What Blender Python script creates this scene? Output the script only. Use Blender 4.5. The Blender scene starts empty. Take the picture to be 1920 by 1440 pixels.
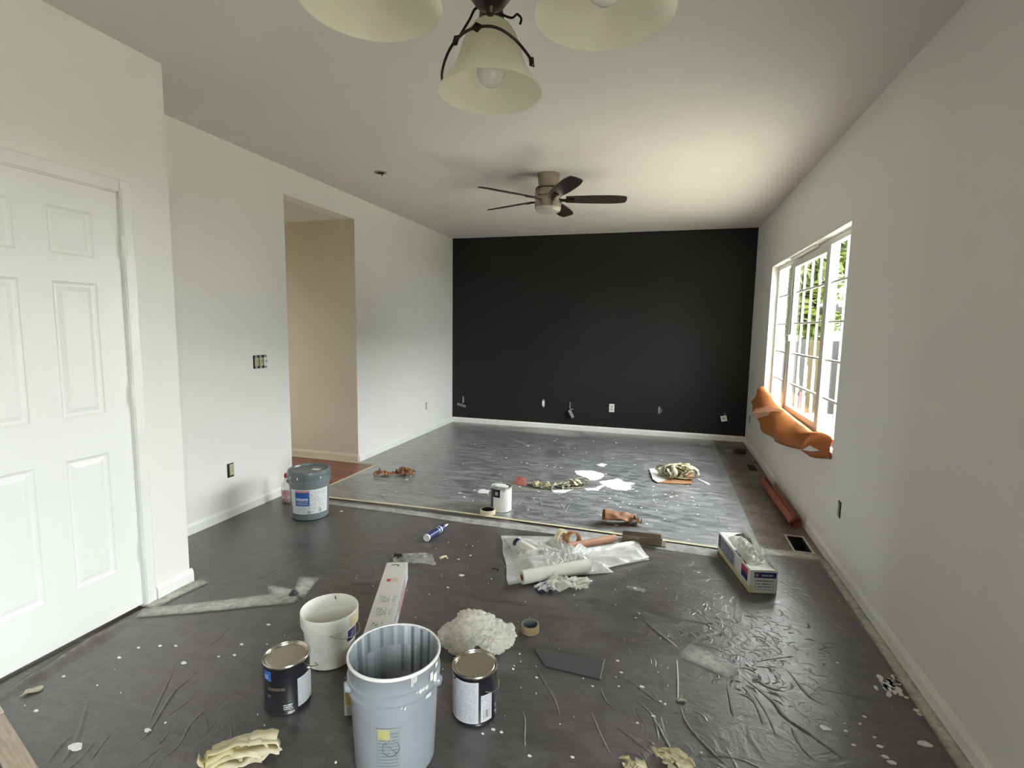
import bpy, bmesh, math, random
from mathutils import Vector, Matrix, noise
random.seed(7)
PI = math.pi
SC = bpy.context.scene
COL = SC.collection

# ------------------------------------------------------------------ camera
CAM_H, FPX = 1.447, 965.3
YAW, PITCH, ROLL = 0.285, 0.109, 0.0152
_f = Vector((-math.sin(YAW)*math.cos(PITCH), math.cos(YAW)*math.cos(PITCH), -math.sin(PITCH)))
_r = Vector((math.cos(YAW), math.sin(YAW), 0.0))
_u = _r.cross(_f)
CR = math.cos(ROLL)*_r + math.sin(ROLL)*_u
CU = -math.sin(ROLL)*_r + math.cos(ROLL)*_u
CF = _f
cam = bpy.data.cameras.new('camera'); camo = bpy.data.objects.new('camera', cam); COL.objects.link(camo)
cam.sensor_fit = 'HORIZONTAL'; cam.sensor_width = 36.0; cam.lens = FPX*36.0/1920.0
cam.clip_start = 0.02; cam.clip_end = 200
camo.matrix_world = Matrix(((CR.x, CU.x, -CF.x, 0), (CR.y, CU.y, -CF.y, 0), (CR.z, CU.z, -CF.z, CAM_H), (0, 0, 0, 1)))
SC.camera = camo

# ------------------------------------------------------------------ world and light
SKY = 21.0
w = bpy.data.worlds.new('sky'); SC.world = w; w.use_nodes = True
bg = w.node_tree.nodes['Background']; bg.inputs[0].default_value = (0.93, 0.98, 1.0, 1); bg.inputs[1].default_value = SKY
def portal(name, loc, rot, sx, sy):
    l = bpy.data.lights.new(name, 'AREA'); l.shape = 'RECTANGLE'; l.size = sx; l.size_y = sy
    l.cycles.is_portal = True
    o = bpy.data.objects.new(name, l); COL.objects.link(o); o.location = loc; o.rotation_euler = rot
    return o
portal('window_daylight', (1.20, 4.92, 1.40), (0, PI/2, 0), 1.5, 2.5)
portal('patio_door_daylight', (1.20, -0.675, 1.03), (0, PI/2, 0), 2.1, 1.4)
portal('added_hall_door_portal', (-5.33, 4.13, 1.05), (0, -PI/2, 0), 2.1, .35)  # portal for the unseen door added to brighten the hall
sun = bpy.data.lights.new('sun', 'SUN'); sun.energy = 9.0; sun.angle = .03; sun.color = (1.0, .93, .80)
suno = bpy.data.objects.new('sun', sun); COL.objects.link(suno); suno.location = (5, 20, 20)
suno.rotation_euler = Vector((.03, -.62, -.78)).to_track_quat('-Z', 'Y').to_euler()
SC.view_settings.view_transform = 'Standard'; SC.view_settings.look = 'None'
SC.view_settings.exposure = 0.58; SC.view_settings.gamma = 1.0; SC.view_settings.use_curve_mapping = False
SC.cycles.use_denoising = True
SC.cycles.max_bounces = 12; SC.cycles.diffuse_bounces = 7; SC.cycles.glossy_bounces = 4
SC.cycles.transparent_max_bounces = 24; SC.cycles.caustics_reflective = False; SC.cycles.caustics_refractive = False
SC.cycles.sample_clamp_indirect = 6.0

# ------------------------------------------------------------------ helpers
def pray(x, y): return CF + CR*((x-960)/FPX) - CU*((y-720)/FPX)
def fl(x, y, z=0.0):
    d = pray(x, y); t = (z-CAM_H)/d.z; return Vector((t*d.x, t*d.y, z))
def onx(x, y, X):
    d = pray(x, y); t = X/d.x; return Vector((X, t*d.y, CAM_H+t*d.z))
def ony(x, y, Y):
    d = pray(x, y); t = Y/d.y; return Vector((t*d.x, Y, CAM_H+t*d.z))

class MB:
    def __init__(s): s.v = []; s.f = []; s.m = []; s.uv = []
    def add(s, vs, fs, mi=0, uvs=None):
        b = len(s.v); s.v += [tuple(v) for v in vs]
        for i, f in enumerate(fs):
            s.f.append(tuple(b+k for k in f)); s.m.append(mi); s.uv.append(uvs[i] if uvs else None)
        return s
    def box(s, x0, x1, y0, y1, z0, z1, mi=0, M=None):
        vs = [Vector(p) for p in ((x0,y0,z0),(x1,y0,z0),(x1,y1,z0),(x0,y1,z0),(x0,y0,z1),(x1,y0,z1),(x1,y1,z1),(x0,y1,z1))]
        if M: vs = [M @ v for v in vs]
        return s.add(vs, [(0,3,2,1),(4,5,6,7),(0,1,5,4),(1,2,6,5),(2,3,7,6),(3,0,4,7)], mi)
    def quad(s, a, b, c, d, mi=0):
        return s.add([a,b,c,d], [(0,1,2,3)], mi, [((0,0),(1,0),(1,1),(0,1))])
    def lathe(s, prof, n=48, mi=0, M=None, mis=None):
        b = len(s.v); rings = []
        for r, z in prof:
            if r < 1e-6:
                p = Vector((0,0,z)); s.v.append(tuple(M @ p if M else p)); rings.append([len(s.v)-1])
            else:
                ring = []
                for i in range(n):
                    a = 2*PI*i/n; p = Vector((r*math.cos(a), r*math.sin(a), z))
                    s.v.append(tuple(M @ p if M else p)); ring.append(len(s.v)-1)
                rings.append(ring)
        for k in range(len(rings)-1):
            A, B = rings[k], rings[k+1]; mm = mis[k] if mis else mi
            for i in range(n):
                j = (i+1) % n
                if len(A) == 1 and len(B) == 1: continue
                if len(A) == 1: f = (A[0], B[j], B[i])
                elif len(B) == 1: f = (A[i], A[j], B[0])
                else: f = (A[i], A[j], B[j], B[i])
                s.f.append(f); s.m.append(mm)
                s.uv.append([(i/n, k/len(rings))]*len(f))
        return s
    def tube(s, pts, r, n=8, mi=0, closed=False, flat=1.0):
        pts = [Vector(p) for p in pts]; N = len(pts); rings = []
        prev = None
        for i, p in enumerate(pts):
            if closed: t = pts[(i+1) % N]-pts[i-1]
            else: t = pts[min(i+1, N-1)]-pts[max(i-1, 0)]
            if t.length < 1e-9: t = Vector((0,0,1))
            t.normalize()
            if prev is None:
                a = Vector((0,0,1)) if abs(t.z) < .9 else Vector((1,0,0)); x = t.cross(a).normalized()
            else:
                x = (prev - t*prev.dot(t)); x = x.normalized() if x.length > 1e-6 else t.orthogonal().normalized()
            prev = x; y = t.cross(x)
            rr = r[i] if isinstance(r, (list, tuple)) else r
            ring = []
            for k in range(n):
                a = 2*PI*k/n; q = p + x*(rr*math.cos(a)) + y*(rr*flat*math.sin(a))
                s.v.append(tuple(q)); ring.append(len(s.v)-1)
            rings.append(ring)
        R = range(N if closed else N-1)
        for i in R:
            A, B = rings[i], rings[(i+1) % N]
            for k in range(n):
                j = (k+1) % n; s.f.append((A[k], A[j], B[j], B[k])); s.m.append(mi); s.uv.append(None)
        if not closed:
            s.f.append(tuple(reversed(rings[0]))); s.m.append(mi); s.uv.append(None)
            s.f.append(tuple(rings[-1])); s.m.append(mi); s.uv.append(None)
        return s
    def ribbon(s, pts, wv, mi=0):
        b = len(s.v)
        for p, q in zip(pts, wv): s.v.append(tuple(Vector(p)-Vector(q))); s.v.append(tuple(Vector(p)+Vector(q)))
        for i in range(len(pts)-1):
            s.f.append((b+2*i, b+2*i+1, b+2*i+3, b+2*i+2)); s.m.append(mi); s.uv.append(None)
        return s
    def build(s, name, mats, parent=None, smooth=35, bevel=0, solid=0, subd=0):
        me = bpy.data.meshes.new(name); me.from_pydata(s.v, [], s.f)
        for m in (mats if isinstance(mats, (list, tuple)) else [mats]): me.materials.append(m)
        me.polygons.foreach_set('material_index', s.m)
        if any(u is not None for u in s.uv):
            L = me.uv_layers.new(name='UVMap')
            for p, u in zip(me.polygons, s.uv):
                if u is not None:
                    for li, c in zip(p.loop_indices, u): L.data[li].uv = c
        if smooth:
            me.shade_smooth()
            if smooth < 180: me.set_sharp_from_angle(angle=math.radians(smooth))
        me.update()
        o = bpy.data.objects.new(name, me); COL.objects.link(o)
        if parent is not None: o.parent = parent
        if bevel:
            b = o.modifiers.new('bevel', 'BEVEL'); b.width = bevel; b.segments = 2; b.limit_method = 'ANGLE'
        if subd:
            b = o.modifiers.new('subd', 'SUBSURF'); b.levels = subd; b.render_levels = subd
        if solid:
            b = o.modifiers.new('solid', 'SOLIDIFY'); b.thickness = solid; b.offset = 0
        return o

def tag(o, label, cat, group=None):
    o['label'] = label; o['category'] = cat
    if group: o['group'] = group
    return o
def thing(name, label, cat, loc=(0,0,0), rz=0, group=None):
    o = bpy.data.objects.new(name, None); COL.objects.link(o); o.empty_display_size = .1
    o.location = loc; o.rotation_euler = (0, 0, rz)
    return tag(o, label, cat, group)
def struct(o): o['kind'] = 'structure'; return o
def sempty(name, loc=(0,0,0)):
    o = bpy.data.objects.new(name, None); COL.objects.link(o); o.location = loc; o['kind'] = 'structure'; return o
def box(name, x0, x1, y0, y1, z0, z1, m, parent=None, bevel=0):
    return MB().box(x0,x1,y0,y1,z0,z1).build(name, m, parent, smooth=0 if not bevel else 30, bevel=bevel)
def instance(o, name, parent, loc, rot=None):
    c = bpy.data.objects.new(name, o.data); COL.objects.link(c); c.parent = parent; c.location = loc
    if rot: c.rotation_euler = rot
    return c

# ------------------------------------------------------------------ materials
def nodes(name):
    m = bpy.data.materials.new(name); m.use_nodes = True; nt = m.node_tree
    return m, nt, nt.nodes['Principled BSDF'], nt.nodes['Material Output']
def N(nt, t, **kw):
    n = nt.nodes.new(t)
    for k, v in kw.items(): setattr(n, k, v)
    return n
def col4(c): return (c[0], c[1], c[2], 1)
def math_(nt, op, a, b=None, c=None, clamp=False):
    n = N(nt, 'ShaderNodeMath', operation=op); n.use_clamp = clamp
    for i, x in enumerate((a, b, c)):
        if x is None: continue
        if isinstance(x, (int, float)): n.inputs[i].default_value = x
        else: nt.links.new(x, n.inputs[i])
    return n.outputs[0]
def mixc(nt, f, a, b):
    n = N(nt, 'ShaderNodeMix', data_type='RGBA')
    for i, x in ((0, f), (6, a), (7, b)):
        if isinstance(x, (int, float)): n.inputs[i].default_value = x
        elif isinstance(x, tuple): n.inputs[i].default_value = col4(x)
        else: nt.links.new(x, n.inputs[i])
    return n.outputs[2]
def noisef(nt, scale, detail=3, rough=.55, vec=None, lo=.35, hi=.65, dist=0):
    n = N(nt, 'ShaderNodeTexNoise'); n.inputs['Scale'].default_value = scale; n.inputs['Detail'].default_value = detail
    n.inputs['Roughness'].default_value = rough; n.inputs['Distortion'].default_value = dist
    if vec: nt.links.new(vec, n.inputs['Vector'])
    r = N(nt, 'ShaderNodeMapRange'); r.inputs[1].default_value = lo; r.inputs[2].default_value = hi
    nt.links.new(n.outputs[0], r.inputs[0]); return r.outputs[0]
def objco(nt, scale=(1,1,1)):
    t = N(nt, 'ShaderNodeTexCoord'); mp = N(nt, 'ShaderNodeMapping'); mp.inputs['Scale'].default_value = scale
    nt.links.new(t.outputs['Object'], mp.inputs[0]); return mp.outputs[0]
def pm(name, c, c2=None, rough=.5, metal=0, scale=8, bump=0, bscale=60, spec=.5, lo=.35, hi=.65, stretch=(1,1,1), rough2=None, trans=0, coat=0):
    m, nt, p, out = nodes(name)
    v = objco(nt, stretch)
    c2 = c2 or tuple(x*.9 for x in c)
    f = noisef(nt, scale, 4, .6, v, lo, hi)
    nt.links.new(mixc(nt, f, c, c2), p.inputs['Base Color'])
    p.inputs['Metallic'].default_value = metal; p.inputs['Roughness'].default_value = rough
    p.inputs['Specular IOR Level'].default_value = spec; p.inputs['Coat Weight'].default_value = coat
    if rough2 is not None:
        r = N(nt, 'ShaderNodeMapRange'); r.inputs[3].default_value = rough; r.inputs[4].default_value = rough2
        nt.links.new(f, r.inputs[0]); nt.links.new(r.outputs[0], p.inputs['Roughness'])
    if bump:
        n = N(nt, 'ShaderNodeTexNoise'); n.inputs['Scale'].default_value = bscale; n.inputs['Detail'].default_value = 3
        nt.links.new(v, n.inputs['Vector'])
        b = N(nt, 'ShaderNodeBump'); b.inputs['Strength'].default_value = bump; b.inputs['Distance'].default_value = .01
        nt.links.new(n.outputs[0], b.inputs['Height']); nt.links.new(b.outputs[0], p.inputs['Normal'])
    if trans:
        t = N(nt, 'ShaderNodeBsdfTranslucent'); t.inputs[0].default_value = col4(c)
        mx = N(nt, 'ShaderNodeMixShader'); mx.inputs[0].default_value = trans
        nt.links.new(p.outputs[0], mx.inputs[1]); nt.links.new(t.outputs[0], mx.inputs[2]); nt.links.new(mx.outputs[0], out.inputs[0])
    return m
def film(name, c, dens=.5, rough=.2, scale=20, bump=.6, bscale=30, lo=.3, hi=.7, dens2=None):
    """translucent plastic film: clear mixed with a milky glossy surface"""
    m, nt, p, out = nodes(name); v = objco(nt)
    p.inputs['Base Color'].default_value = col4(c); p.inputs['Roughness'].default_value = rough
    n = N(nt, 'ShaderNodeTexNoise'); n.inputs['Scale'].default_value = bscale; n.inputs['Detail'].default_value = 4; nt.links.new(v, n.inputs['Vector'])
    b = N(nt, 'ShaderNodeBump'); b.inputs['Strength'].default_value = bump; b.inputs['Distance'].default_value = .02
    nt.links.new(n.outputs[0], b.inputs['Height']); nt.links.new(b.outputs[0], p.inputs['Normal'])
    tl = N(nt, 'ShaderNodeBsdfTranslucent'); tl.inputs[0].default_value = col4(c)
    m1 = N(nt, 'ShaderNodeMixShader'); m1.inputs[0].default_value = .35
    nt.links.new(p.outputs[0], m1.inputs[1]); nt.links.new(tl.outputs[0], m1.inputs[2])
    tr = N(nt, 'ShaderNodeBsdfTransparent'); mx = N(nt, 'ShaderNodeMixShader')
    f = noisef(nt, scale, 4, .6, v, lo, hi)
    r = N(nt, 'ShaderNodeMapRange'); r.inputs[3].default_value = dens; r.inputs[4].default_value = dens2 if dens2 is not None else min(1, dens*1.7)
    nt.links.new(f, r.inputs[0]); nt.links.new(r.outputs[0], mx.inputs[0])
    nt.links.new(tr.outputs[0], mx.inputs[1]); nt.links.new(m1.outputs[0], mx.inputs[2]); nt.links.new(mx.outputs[0], out.inputs[0])
    return m
def glass(name, tint=(1,1,1)):
    m, nt, p, out = nodes(name)
    tr = N(nt, 'ShaderNodeBsdfTransparent'); tr.inputs[0].default_value = col4(tint)
    g = N(nt, 'ShaderNodeBsdfGlossy'); g.inputs['Roughness'].default_value = .02
    fr = N(nt, 'ShaderNodeLayerWeight'); fr.inputs[0].default_value = .5
    fac = math_(nt, 'MULTIPLY_ADD', math_(nt, 'POWER', fr.outputs['Facing'], 5.0), .55, .03)
    mx = N(nt, 'ShaderNodeMixShader'); nt.links.new(fac, mx.inputs[0]); nt.links.new(tr.outputs[0], mx.inputs[1]); nt.links.new(g.outputs[0], mx.inputs[2])
    nt.links.new(mx.outputs[0], out.inputs[0]); return m
def uvco(nt):
    t = N(nt, 'ShaderNodeTexCoord'); s = N(nt, 'ShaderNodeSeparateXYZ'); nt.links.new(t.outputs['UV'], s.inputs[0]); return s.outputs[0], s.outputs[1]
def print_mat(name, base, ink, rows=8, cols=30, thr=.45, fill=.5, rough=.45, seed=0, mx=.06, my=.06):
    """flat print: rows of small illegible text"""
    m, nt, p, out = nodes(name); u, v = uvco(nt)
    vr = math_(nt, 'MULTIPLY', v, rows); fr = math_(nt, 'FRACT', vr); row = math_(nt, 'FLOOR', vr)
    inrow = math_(nt, 'LESS_THAN', fr, fill)
    c = N(nt, 'ShaderNodeCombineXYZ'); nt.links.new(math_(nt, 'MULTIPLY', u, cols), c.inputs[0])
    nt.links.new(math_(nt, 'MULTIPLY_ADD', row, 7.31, seed), c.inputs[1])
    n = N(nt, 'ShaderNodeTexNoise'); n.inputs['Scale'].default_value = 1.0; n.inputs['Detail'].default_value = 2; nt.links.new(c.outputs[0], n.inputs['Vector'])
    f = math_(nt, 'MULTIPLY', inrow, math_(nt, 'GREATER_THAN', n.outputs[0], thr))
    for t, mg in ((u, mx), (v, my)):
        f = math_(nt, 'MULTIPLY', f, math_(nt, 'GREATER_THAN', t, mg)); f = math_(nt, 'MULTIPLY', f, math_(nt, 'LESS_THAN', t, 1-mg))
    nt.links.new(mixc(nt, f, base, ink), p.inputs['Base Color']); p.inputs['Roughness'].default_value = rough
    return m
def barcode_mat(name, base=(.75,.75,.75), ink=(.02,.02,.02), n_=38):
    m, nt, p, out = nodes(name); u, v = uvco(nt)
    c = N(nt, 'ShaderNodeCombineXYZ'); nt.links.new(math_(nt, 'MULTIPLY', math_(nt, 'FLOOR', math_(nt, 'MULTIPLY', u, n_)), 3.7), c.inputs[0])
    n = N(nt, 'ShaderNodeTexWhiteNoise'); nt.links.new(c.outputs[0], n.inputs['Vector'])
    f = math_(nt, 'GREATER_THAN', n.outputs[0], .5)
    nt.links.new(mixc(nt, f, base, ink), p.inputs['Base Color']); return m

M = {}
M['wall'] = pm('white_wall_paint', (.81,.795,.76), (.79,.775,.74), rough=.62, scale=1.5, bump=.06, bscale=180, spec=.3)
M['hall'] = pm('tan_hall_paint', (.64,.575,.47), (.62,.555,.45), rough=.7, scale=1.5, bump=.06, bscale=180, spec=.25)
M['ceil'] = pm('ceiling_paint', (.72,.70,.665), (.70,.68,.645), rough=.85, scale=2, bump=.08, bscale=150, spec=.2)
M['dark'] = pm('charcoal_wall_paint', (.0155,.0148,.0146), (.018,.0172,.017), rough=.55, scale=1.2, bump=.05, bscale=160, spec=.22)
M['trim'] = pm('white_trim_paint', (.82,.815,.785), (.78,.775,.74), rough=.35, scale=6, spec=.45)
M['door'] = pm('white_door_paint', (.83,.825,.80), (.81,.805,.78), rough=.38, scale=3, bump=.05, bscale=90, spec=.45)
M['cream'] = pm('dirty_cream_edge', (.62,.58,.47), (.50,.46,.37), rough=.5, scale=9)
M['tape'] = pm('masking_tape', (.66,.60,.40), (.58,.52,.34), rough=.55, scale=14, bump=.15, bscale=200)
M['wadtape'] = pm('wadded_masking_tape', (.72,.64,.36), (.80,.76,.62), rough=.5, scale=10, trans=.25)
M['wadgrey'] = pm('paint_smudged_tape', (.58,.55,.44), (.40,.38,.26), rough=.5, scale=16, trans=.2)
M['wood'] = pm('red_brown_plank', (.22,.075,.05), (.15,.05,.036), rough=.32, scale=5, stretch=(1.2,12,1), spec=.5)
M['wood2'] = pm('red_brown_plank_lighter', (.27,.10,.065), (.19,.066,.045), rough=.34, scale=5, stretch=(1.2,12,1), spec=.5)
M['dustwood'] = pm('dusty_plank', (.20,.135,.105), (.145,.10,.08), rough=.28, scale=4, stretch=(2,9,1), spec=.5)
M['subfloor'] = pm('subfloor', (.10,.06,.045), (.07,.045,.035), rough=.6, scale=4)
M['metaldk'] = pm('dark_duct_metal', (.035,.032,.026), (.05,.045,.035), rough=.5, metal=.3, scale=20)
M['bronze'] = pm('oil_rubbed_bronze', (.018,.013,.010), (.03,.022,.015), rough=.42, metal=.6, scale=30)
M['regbronze'] = pm('brown_register_metal', (.26,.20,.14), (.20,.155,.11), rough=.3, metal=.6, scale=20)
M['nickel'] = pm('brushed_nickel', (.42,.36,.29), (.33,.28,.22), rough=.22, metal=1, scale=6, stretch=(1,1,40))
M['blade'] = pm('dark_walnut_blade', (.022,.017,.014), (.034,.026,.02), rough=.35, scale=6, stretch=(1,10,1))
M['frost'] = pm('frosted_diffuser', (.75,.73,.66), (.72,.70,.63), rough=.3, trans=.3)
M['shade'] = pm('alabaster_shade_glass', (.88,.86,.70), (.92,.90,.80), rough=.25, scale=7, lo=.3, hi=.7, trans=.75, spec=.5)
M['bulb'] = pm('bulb_glass', (.82,.80,.76), (.80,.78,.74), rough=.12, trans=.3, spec=.6)
M['white'] = pm('white_plastic', (.78,.77,.73), (.72,.70,.64), rough=.32, scale=5)
M['whitedirty'] = pm('used_white_bucket', (.80,.79,.74), (.62,.58,.47), rough=.35, scale=9, lo=.5, hi=.75)
M['greyplas'] = pm('grey_bucket_plastic', (.30,.325,.355), (.28,.305,.33), rough=.34, scale=5, spec=.5)
M['greylid'] = pm('grey_lid_plastic', (.15,.175,.185), (.135,.16,.17), rough=.3, scale=5, spec=.5)
M['greybody'] = pm('grey_pail_plastic', (.175,.205,.215), (.16,.185,.195), rough=.32, scale=5)
M['steel'] = pm('tinplate', (.62,.58,.50), (.55,.51,.44), rough=.22, metal=1, scale=9)
M['wire'] = pm('wire_steel', (.45,.44,.42), rough=.3, metal=1)
M['blackcan'] = pm('black_can_print', (.012,.012,.016), (.018,.018,.022), rough=.28, scale=6, spec=.5)
M['whitepaint'] = pm('white_paint', (.84,.84,.82), (.80,.80,.78), rough=.3, scale=20, bump=.1, bscale=60)
M['navy'] = pm('navy_print', (.012,.022,.11), (.016,.03,.14), rough=.35)
M['blue'] = pm('blue_print', (.02,.09,.36), (.05,.16,.46), rough=.35, scale=12)
M['red'] = pm('red_print', (.45,.03,.04), (.52,.05,.06), rough=.4)
M['pink'] = pm('pink_print', (.55,.14,.20), (.62,.30,.34), rough=.4, scale=40)
M['liquid'] = pm('red_liquid', (.40,.02,.03), (.34,.02,.025), rough=.2, trans=.3)
M['clearplas'] = film('clear_bottle_plastic', (.8,.78,.75), dens=.3, dens2=.5, bump=.1)
M['card'] = pm('cardboard', (.44,.22,.11), (.38,.19,.095), rough=.7, scale=10)
M['kraft'] = pm('brown_masking_paper', (.52,.20,.055), (.45,.165,.045), rough=.5, scale=5, trans=.4)
M['kraft2'] = pm('brown_crumpled_paper', (.30,.13,.06), (.40,.20,.10), rough=.55, scale=9, trans=.2)
M['redpaper'] = pm('red_rosin_paper', (.30,.085,.05), (.25,.07,.045), rough=.6, scale=6)
M['redscrap'] = pm('red_paper_scrap', (.36,.12,.10), (.30,.10,.08), rough=.6)
M['boxwhite'] = pm('white_carton', (.66,.63,.60), (.62,.59,.56), rough=.5, scale=4)
M['boxyellow'] = pm('yellow_carton', (.60,.50,.17), (.54,.45,.15), rough=.5)
M['glovew'] = pm('white_carton_gloss', (.74,.73,.70), (.70,.69,.66), rough=.3)
M['glove'] = film('white_thin_plastic', (.86,.85,.82), dens=.88, dens2=1.0, rough=.18, bump=.5)
M['flapfilm'] = film('clear_box_window', (.86,.85,.82), dens=.22, dens2=.6, rough=.12, bump=.3)
M['crumple'] = film('crumpled_clear_plastic', (.95,.93,.86), dens=.32, dens2=.92, rough=.14, scale=9, bump=.7, bscale=34)
M['sheetpile'] = film('folded_clear_sheeting', (.92,.92,.90), dens=.55, dens2=.97, rough=.14, scale=7, bump=.4, bscale=16)
M['film'] = film('milky_film_strip', (.80,.80,.78), dens=.22, dens2=.62, rough=.2, scale=6, bump=.3, bscale=18)
M['margin'] = film('dusty_clear_film', (.30,.27,.245), dens=.45, dens2=.9, rough=.3, scale=5, bump=.3, bscale=18)
M['bag'] = film('clear_bag', (.80,.78,.74), dens=.25, dens2=.6, rough=.15)
M['black'] = pm('black_plastic', (.012,.012,.012), rough=.4)
M['hole'] = pm('painted_cavity_shade', (.012,.011,.010), rough=.8)  # near-black colour that paints the shade inside openings and recesses
M['bone'] = pm('yellowed_device_plastic', (.50,.46,.30), (.42,.38,.25), rough=.4, scale=30)
M['devwhite'] = pm('white_device_plastic', (.80,.80,.77), rough=.3)
M['grime'] = pm('paint_smeared_metal', (.42,.42,.42), (.20,.20,.20), rough=.4, scale=50)
M['stick'] = pm('raw_wood_strip', (.50,.42,.33), (.36,.29,.22), rough=.6, scale=9, stretch=(1,10,1))
M['mesh'] = pm('grey_sanding_sheet', (.075,.075,.075), (.055,.055,.055), rough=.55, scale=120, bump=.4, bscale=320)
M['vinyl'] = pm('white_vinyl_frame', (.80,.79,.74), (.78,.77,.72), rough=.35)
M['glass'] = glass('window_glass', (.97,.98,.97))
M['bounceslab'] = pm('pale_bounce_slab', (.46,.42,.34), (.40,.365,.30), rough=.8, scale=1.5)
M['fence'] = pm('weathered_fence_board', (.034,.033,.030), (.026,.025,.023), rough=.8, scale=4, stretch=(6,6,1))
M['fencesunlit'] = pm('painted_sunlit_fence_board', (.055,.038,.010), (.048,.032,.009), rough=.8, scale=4, stretch=(6,6,1))  # lit copy of the fence colour, sunlight painted into two boards
M['leafy'] = pm('spring_leaves', (.060,.095,.008), (.105,.115,.010), rough=.5, scale=3, trans=.5)
M['bark'] = pm('bark', (.06,.045,.035), rough=.8)
M['roof'] = pm('grey_shingles', (.05,.05,.055), (.035,.035,.04), rough=.8, scale=12)
M['siding'] = pm('pale_siding', (.16,.16,.155), rough=.7)
M['navycap'] = pm('navy_cap', (.015,.02,.055), rough=.3)
M['tan'] = pm('tan_tube', (.48,.25,.16), (.42,.22,.14), rough=.55)

def sheet_material(name, base, red, dust, seed, coat=.2, damt=.8, d2w=.4, crough=.42):
    m, nt, p, out = nodes(name); v = objco(nt)
    big = noisef(nt, 1.1, 3, .55, v, .42, .62)
    c = mixc(nt, big, base, red)
    st = objco(nt, (1.0, 3.2, 1))
    d1 = noisef(nt, 2.2, 6, .68, v, .40, .70, .5)
    d2 = noisef(nt, 6, 7, .80, st, .43, .60, .8)
    d3 = noisef(nt, 60, 4, .7, v, .58, .80)
    dd = math_(nt, 'MULTIPLY', math_(nt, 'ADD', math_(nt, 'ADD', math_(nt, 'MULTIPLY', d1, .20), math_(nt, 'MULTIPLY', d2, d2w)), math_(nt, 'MULTIPLY', d3, .25), clamp=True), damt, clamp=True)
    nt.links.new(mixc(nt, dd, c, dust), p.inputs['Base Color'])
    r = N(nt, 'ShaderNodeMapRange'); r.inputs[3].default_value = .30; r.inputs[4].default_value = .55
    nt.links.new(math_(nt, 'ADD', dd, math_(nt, 'MULTIPLY', d1, .3), clamp=True), r.inputs[0]); nt.links.new(r.outputs[0], p.inputs['Roughness'])
    p.inputs['Specular IOR Level'].default_value = .9; p.inputs['Coat Weight'].default_value = coat; p.inputs['Coat Roughness'].default_value = crough; p.inputs['Coat IOR'].default_value = 1.9
    n1 = N(nt, 'ShaderNodeTexNoise'); n1.inputs['Scale'].default_value = 7; n1.inputs['Detail'].default_value = 4; n1.inputs['Distortion'].default_value = 1.0; nt.links.new(v, n1.inputs['Vector'])
    n2 = N(nt, 'ShaderNodeTexNoise'); n2.inputs['Scale'].default_value = 34; n2.inputs['Detail'].default_value = 3; n2.inputs['Distortion'].default_value = 1.2; nt.links.new(v, n2.inputs['Vector'])
    rid = math_(nt, 'POWER', math_(nt, 'SUBTRACT', 1.0, math_(nt, 'ABSOLUTE', math_(nt, 'MULTIPLY_ADD', n1.outputs[0], 2.0, -1.0))), 10.0)
    h = math_(nt, 'ADD', math_(nt, 'MULTIPLY', n1.outputs[0], .55), math_(nt, 'ADD', math_(nt, 'MULTIPLY', n2.outputs[0], .12), math_(nt, 'MULTIPLY', rid, .10)))
    b = N(nt, 'ShaderNodeBump'); b.inputs['Strength'].default_value = .55; b.inputs['Distance'].default_value = .014
    nt.links.new(h, b.inputs['Height']); nt.links.new(b.outputs[0], p.inputs['Normal'])
    return m
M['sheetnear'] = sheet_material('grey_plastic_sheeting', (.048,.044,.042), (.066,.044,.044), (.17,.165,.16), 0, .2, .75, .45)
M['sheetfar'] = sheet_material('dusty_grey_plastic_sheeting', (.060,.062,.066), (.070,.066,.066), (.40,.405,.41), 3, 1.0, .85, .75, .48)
def smear_material(name, c):
    m, nt, p, out = nodes(name); v = objco(nt, (1, 1, 1)); u, vv = uvco(nt)
    p.inputs['Base Color'].default_value = col4(c); p.inputs['Roughness'].default_value = .5
    e = math_(nt, 'MULTIPLY', math_(nt, 'MULTIPLY', u, math_(nt, 'SUBTRACT', 1.0, u)), 4.0)
    e2 = math_(nt, 'MULTIPLY', math_(nt, 'MULTIPLY', vv, math_(nt, 'SUBTRACT', 1.0, vv)), 4.0)
    f = math_(nt, 'MULTIPLY', math_(nt, 'POWER', math_(nt, 'MULTIPLY', e, e2), .45), math_(nt, 'MULTIPLY_ADD', noisef(nt, 30, 5, .7, v, .3, .7), .6, .55), clamp=True)
    tr = N(nt, 'ShaderNodeBsdfTransparent'); mx = N(nt, 'ShaderNodeMixShader')
    nt.links.new(f, mx.inputs[0]); nt.links.new(tr.outputs[0], mx.inputs[1]); nt.links.new(p.outputs[0], mx.inputs[2]); nt.links.new(mx.outputs[0], out.inputs[0])
    return m
M['smear'] = smear_material('dried_paint_smear', (.60,.60,.57))
M['smear2'] = smear_material('dusty_clear_tape', (.56,.55,.50))
def streak_material(name):
    m, nt, p, out = nodes(name)
    t = N(nt, 'ShaderNodeTexCoord'); mp = N(nt, 'ShaderNodeMapping'); mp.inputs['Scale'].default_value = (1, .08, 1); nt.links.new(t.outputs['UV'], mp.inputs[0])
    f1 = noisef(nt, 34, 4, .6, mp.outputs[0], .46, .58); f2 = noisef(nt, 9, 2, .5, mp.outputs[0], .40, .62)
    c = mixc(nt, f1, (.70,.73,.76), (.20,.23,.26)); c = mixc(nt, math_(nt, 'MULTIPLY', f2, .75), c, (.13,.15,.17))
    nt.links.new(c, p.inputs['Base Color']); p.inputs['Roughness'].default_value = .3; return m
M['streak'] = streak_material('paint_streaked_inside')

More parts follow.
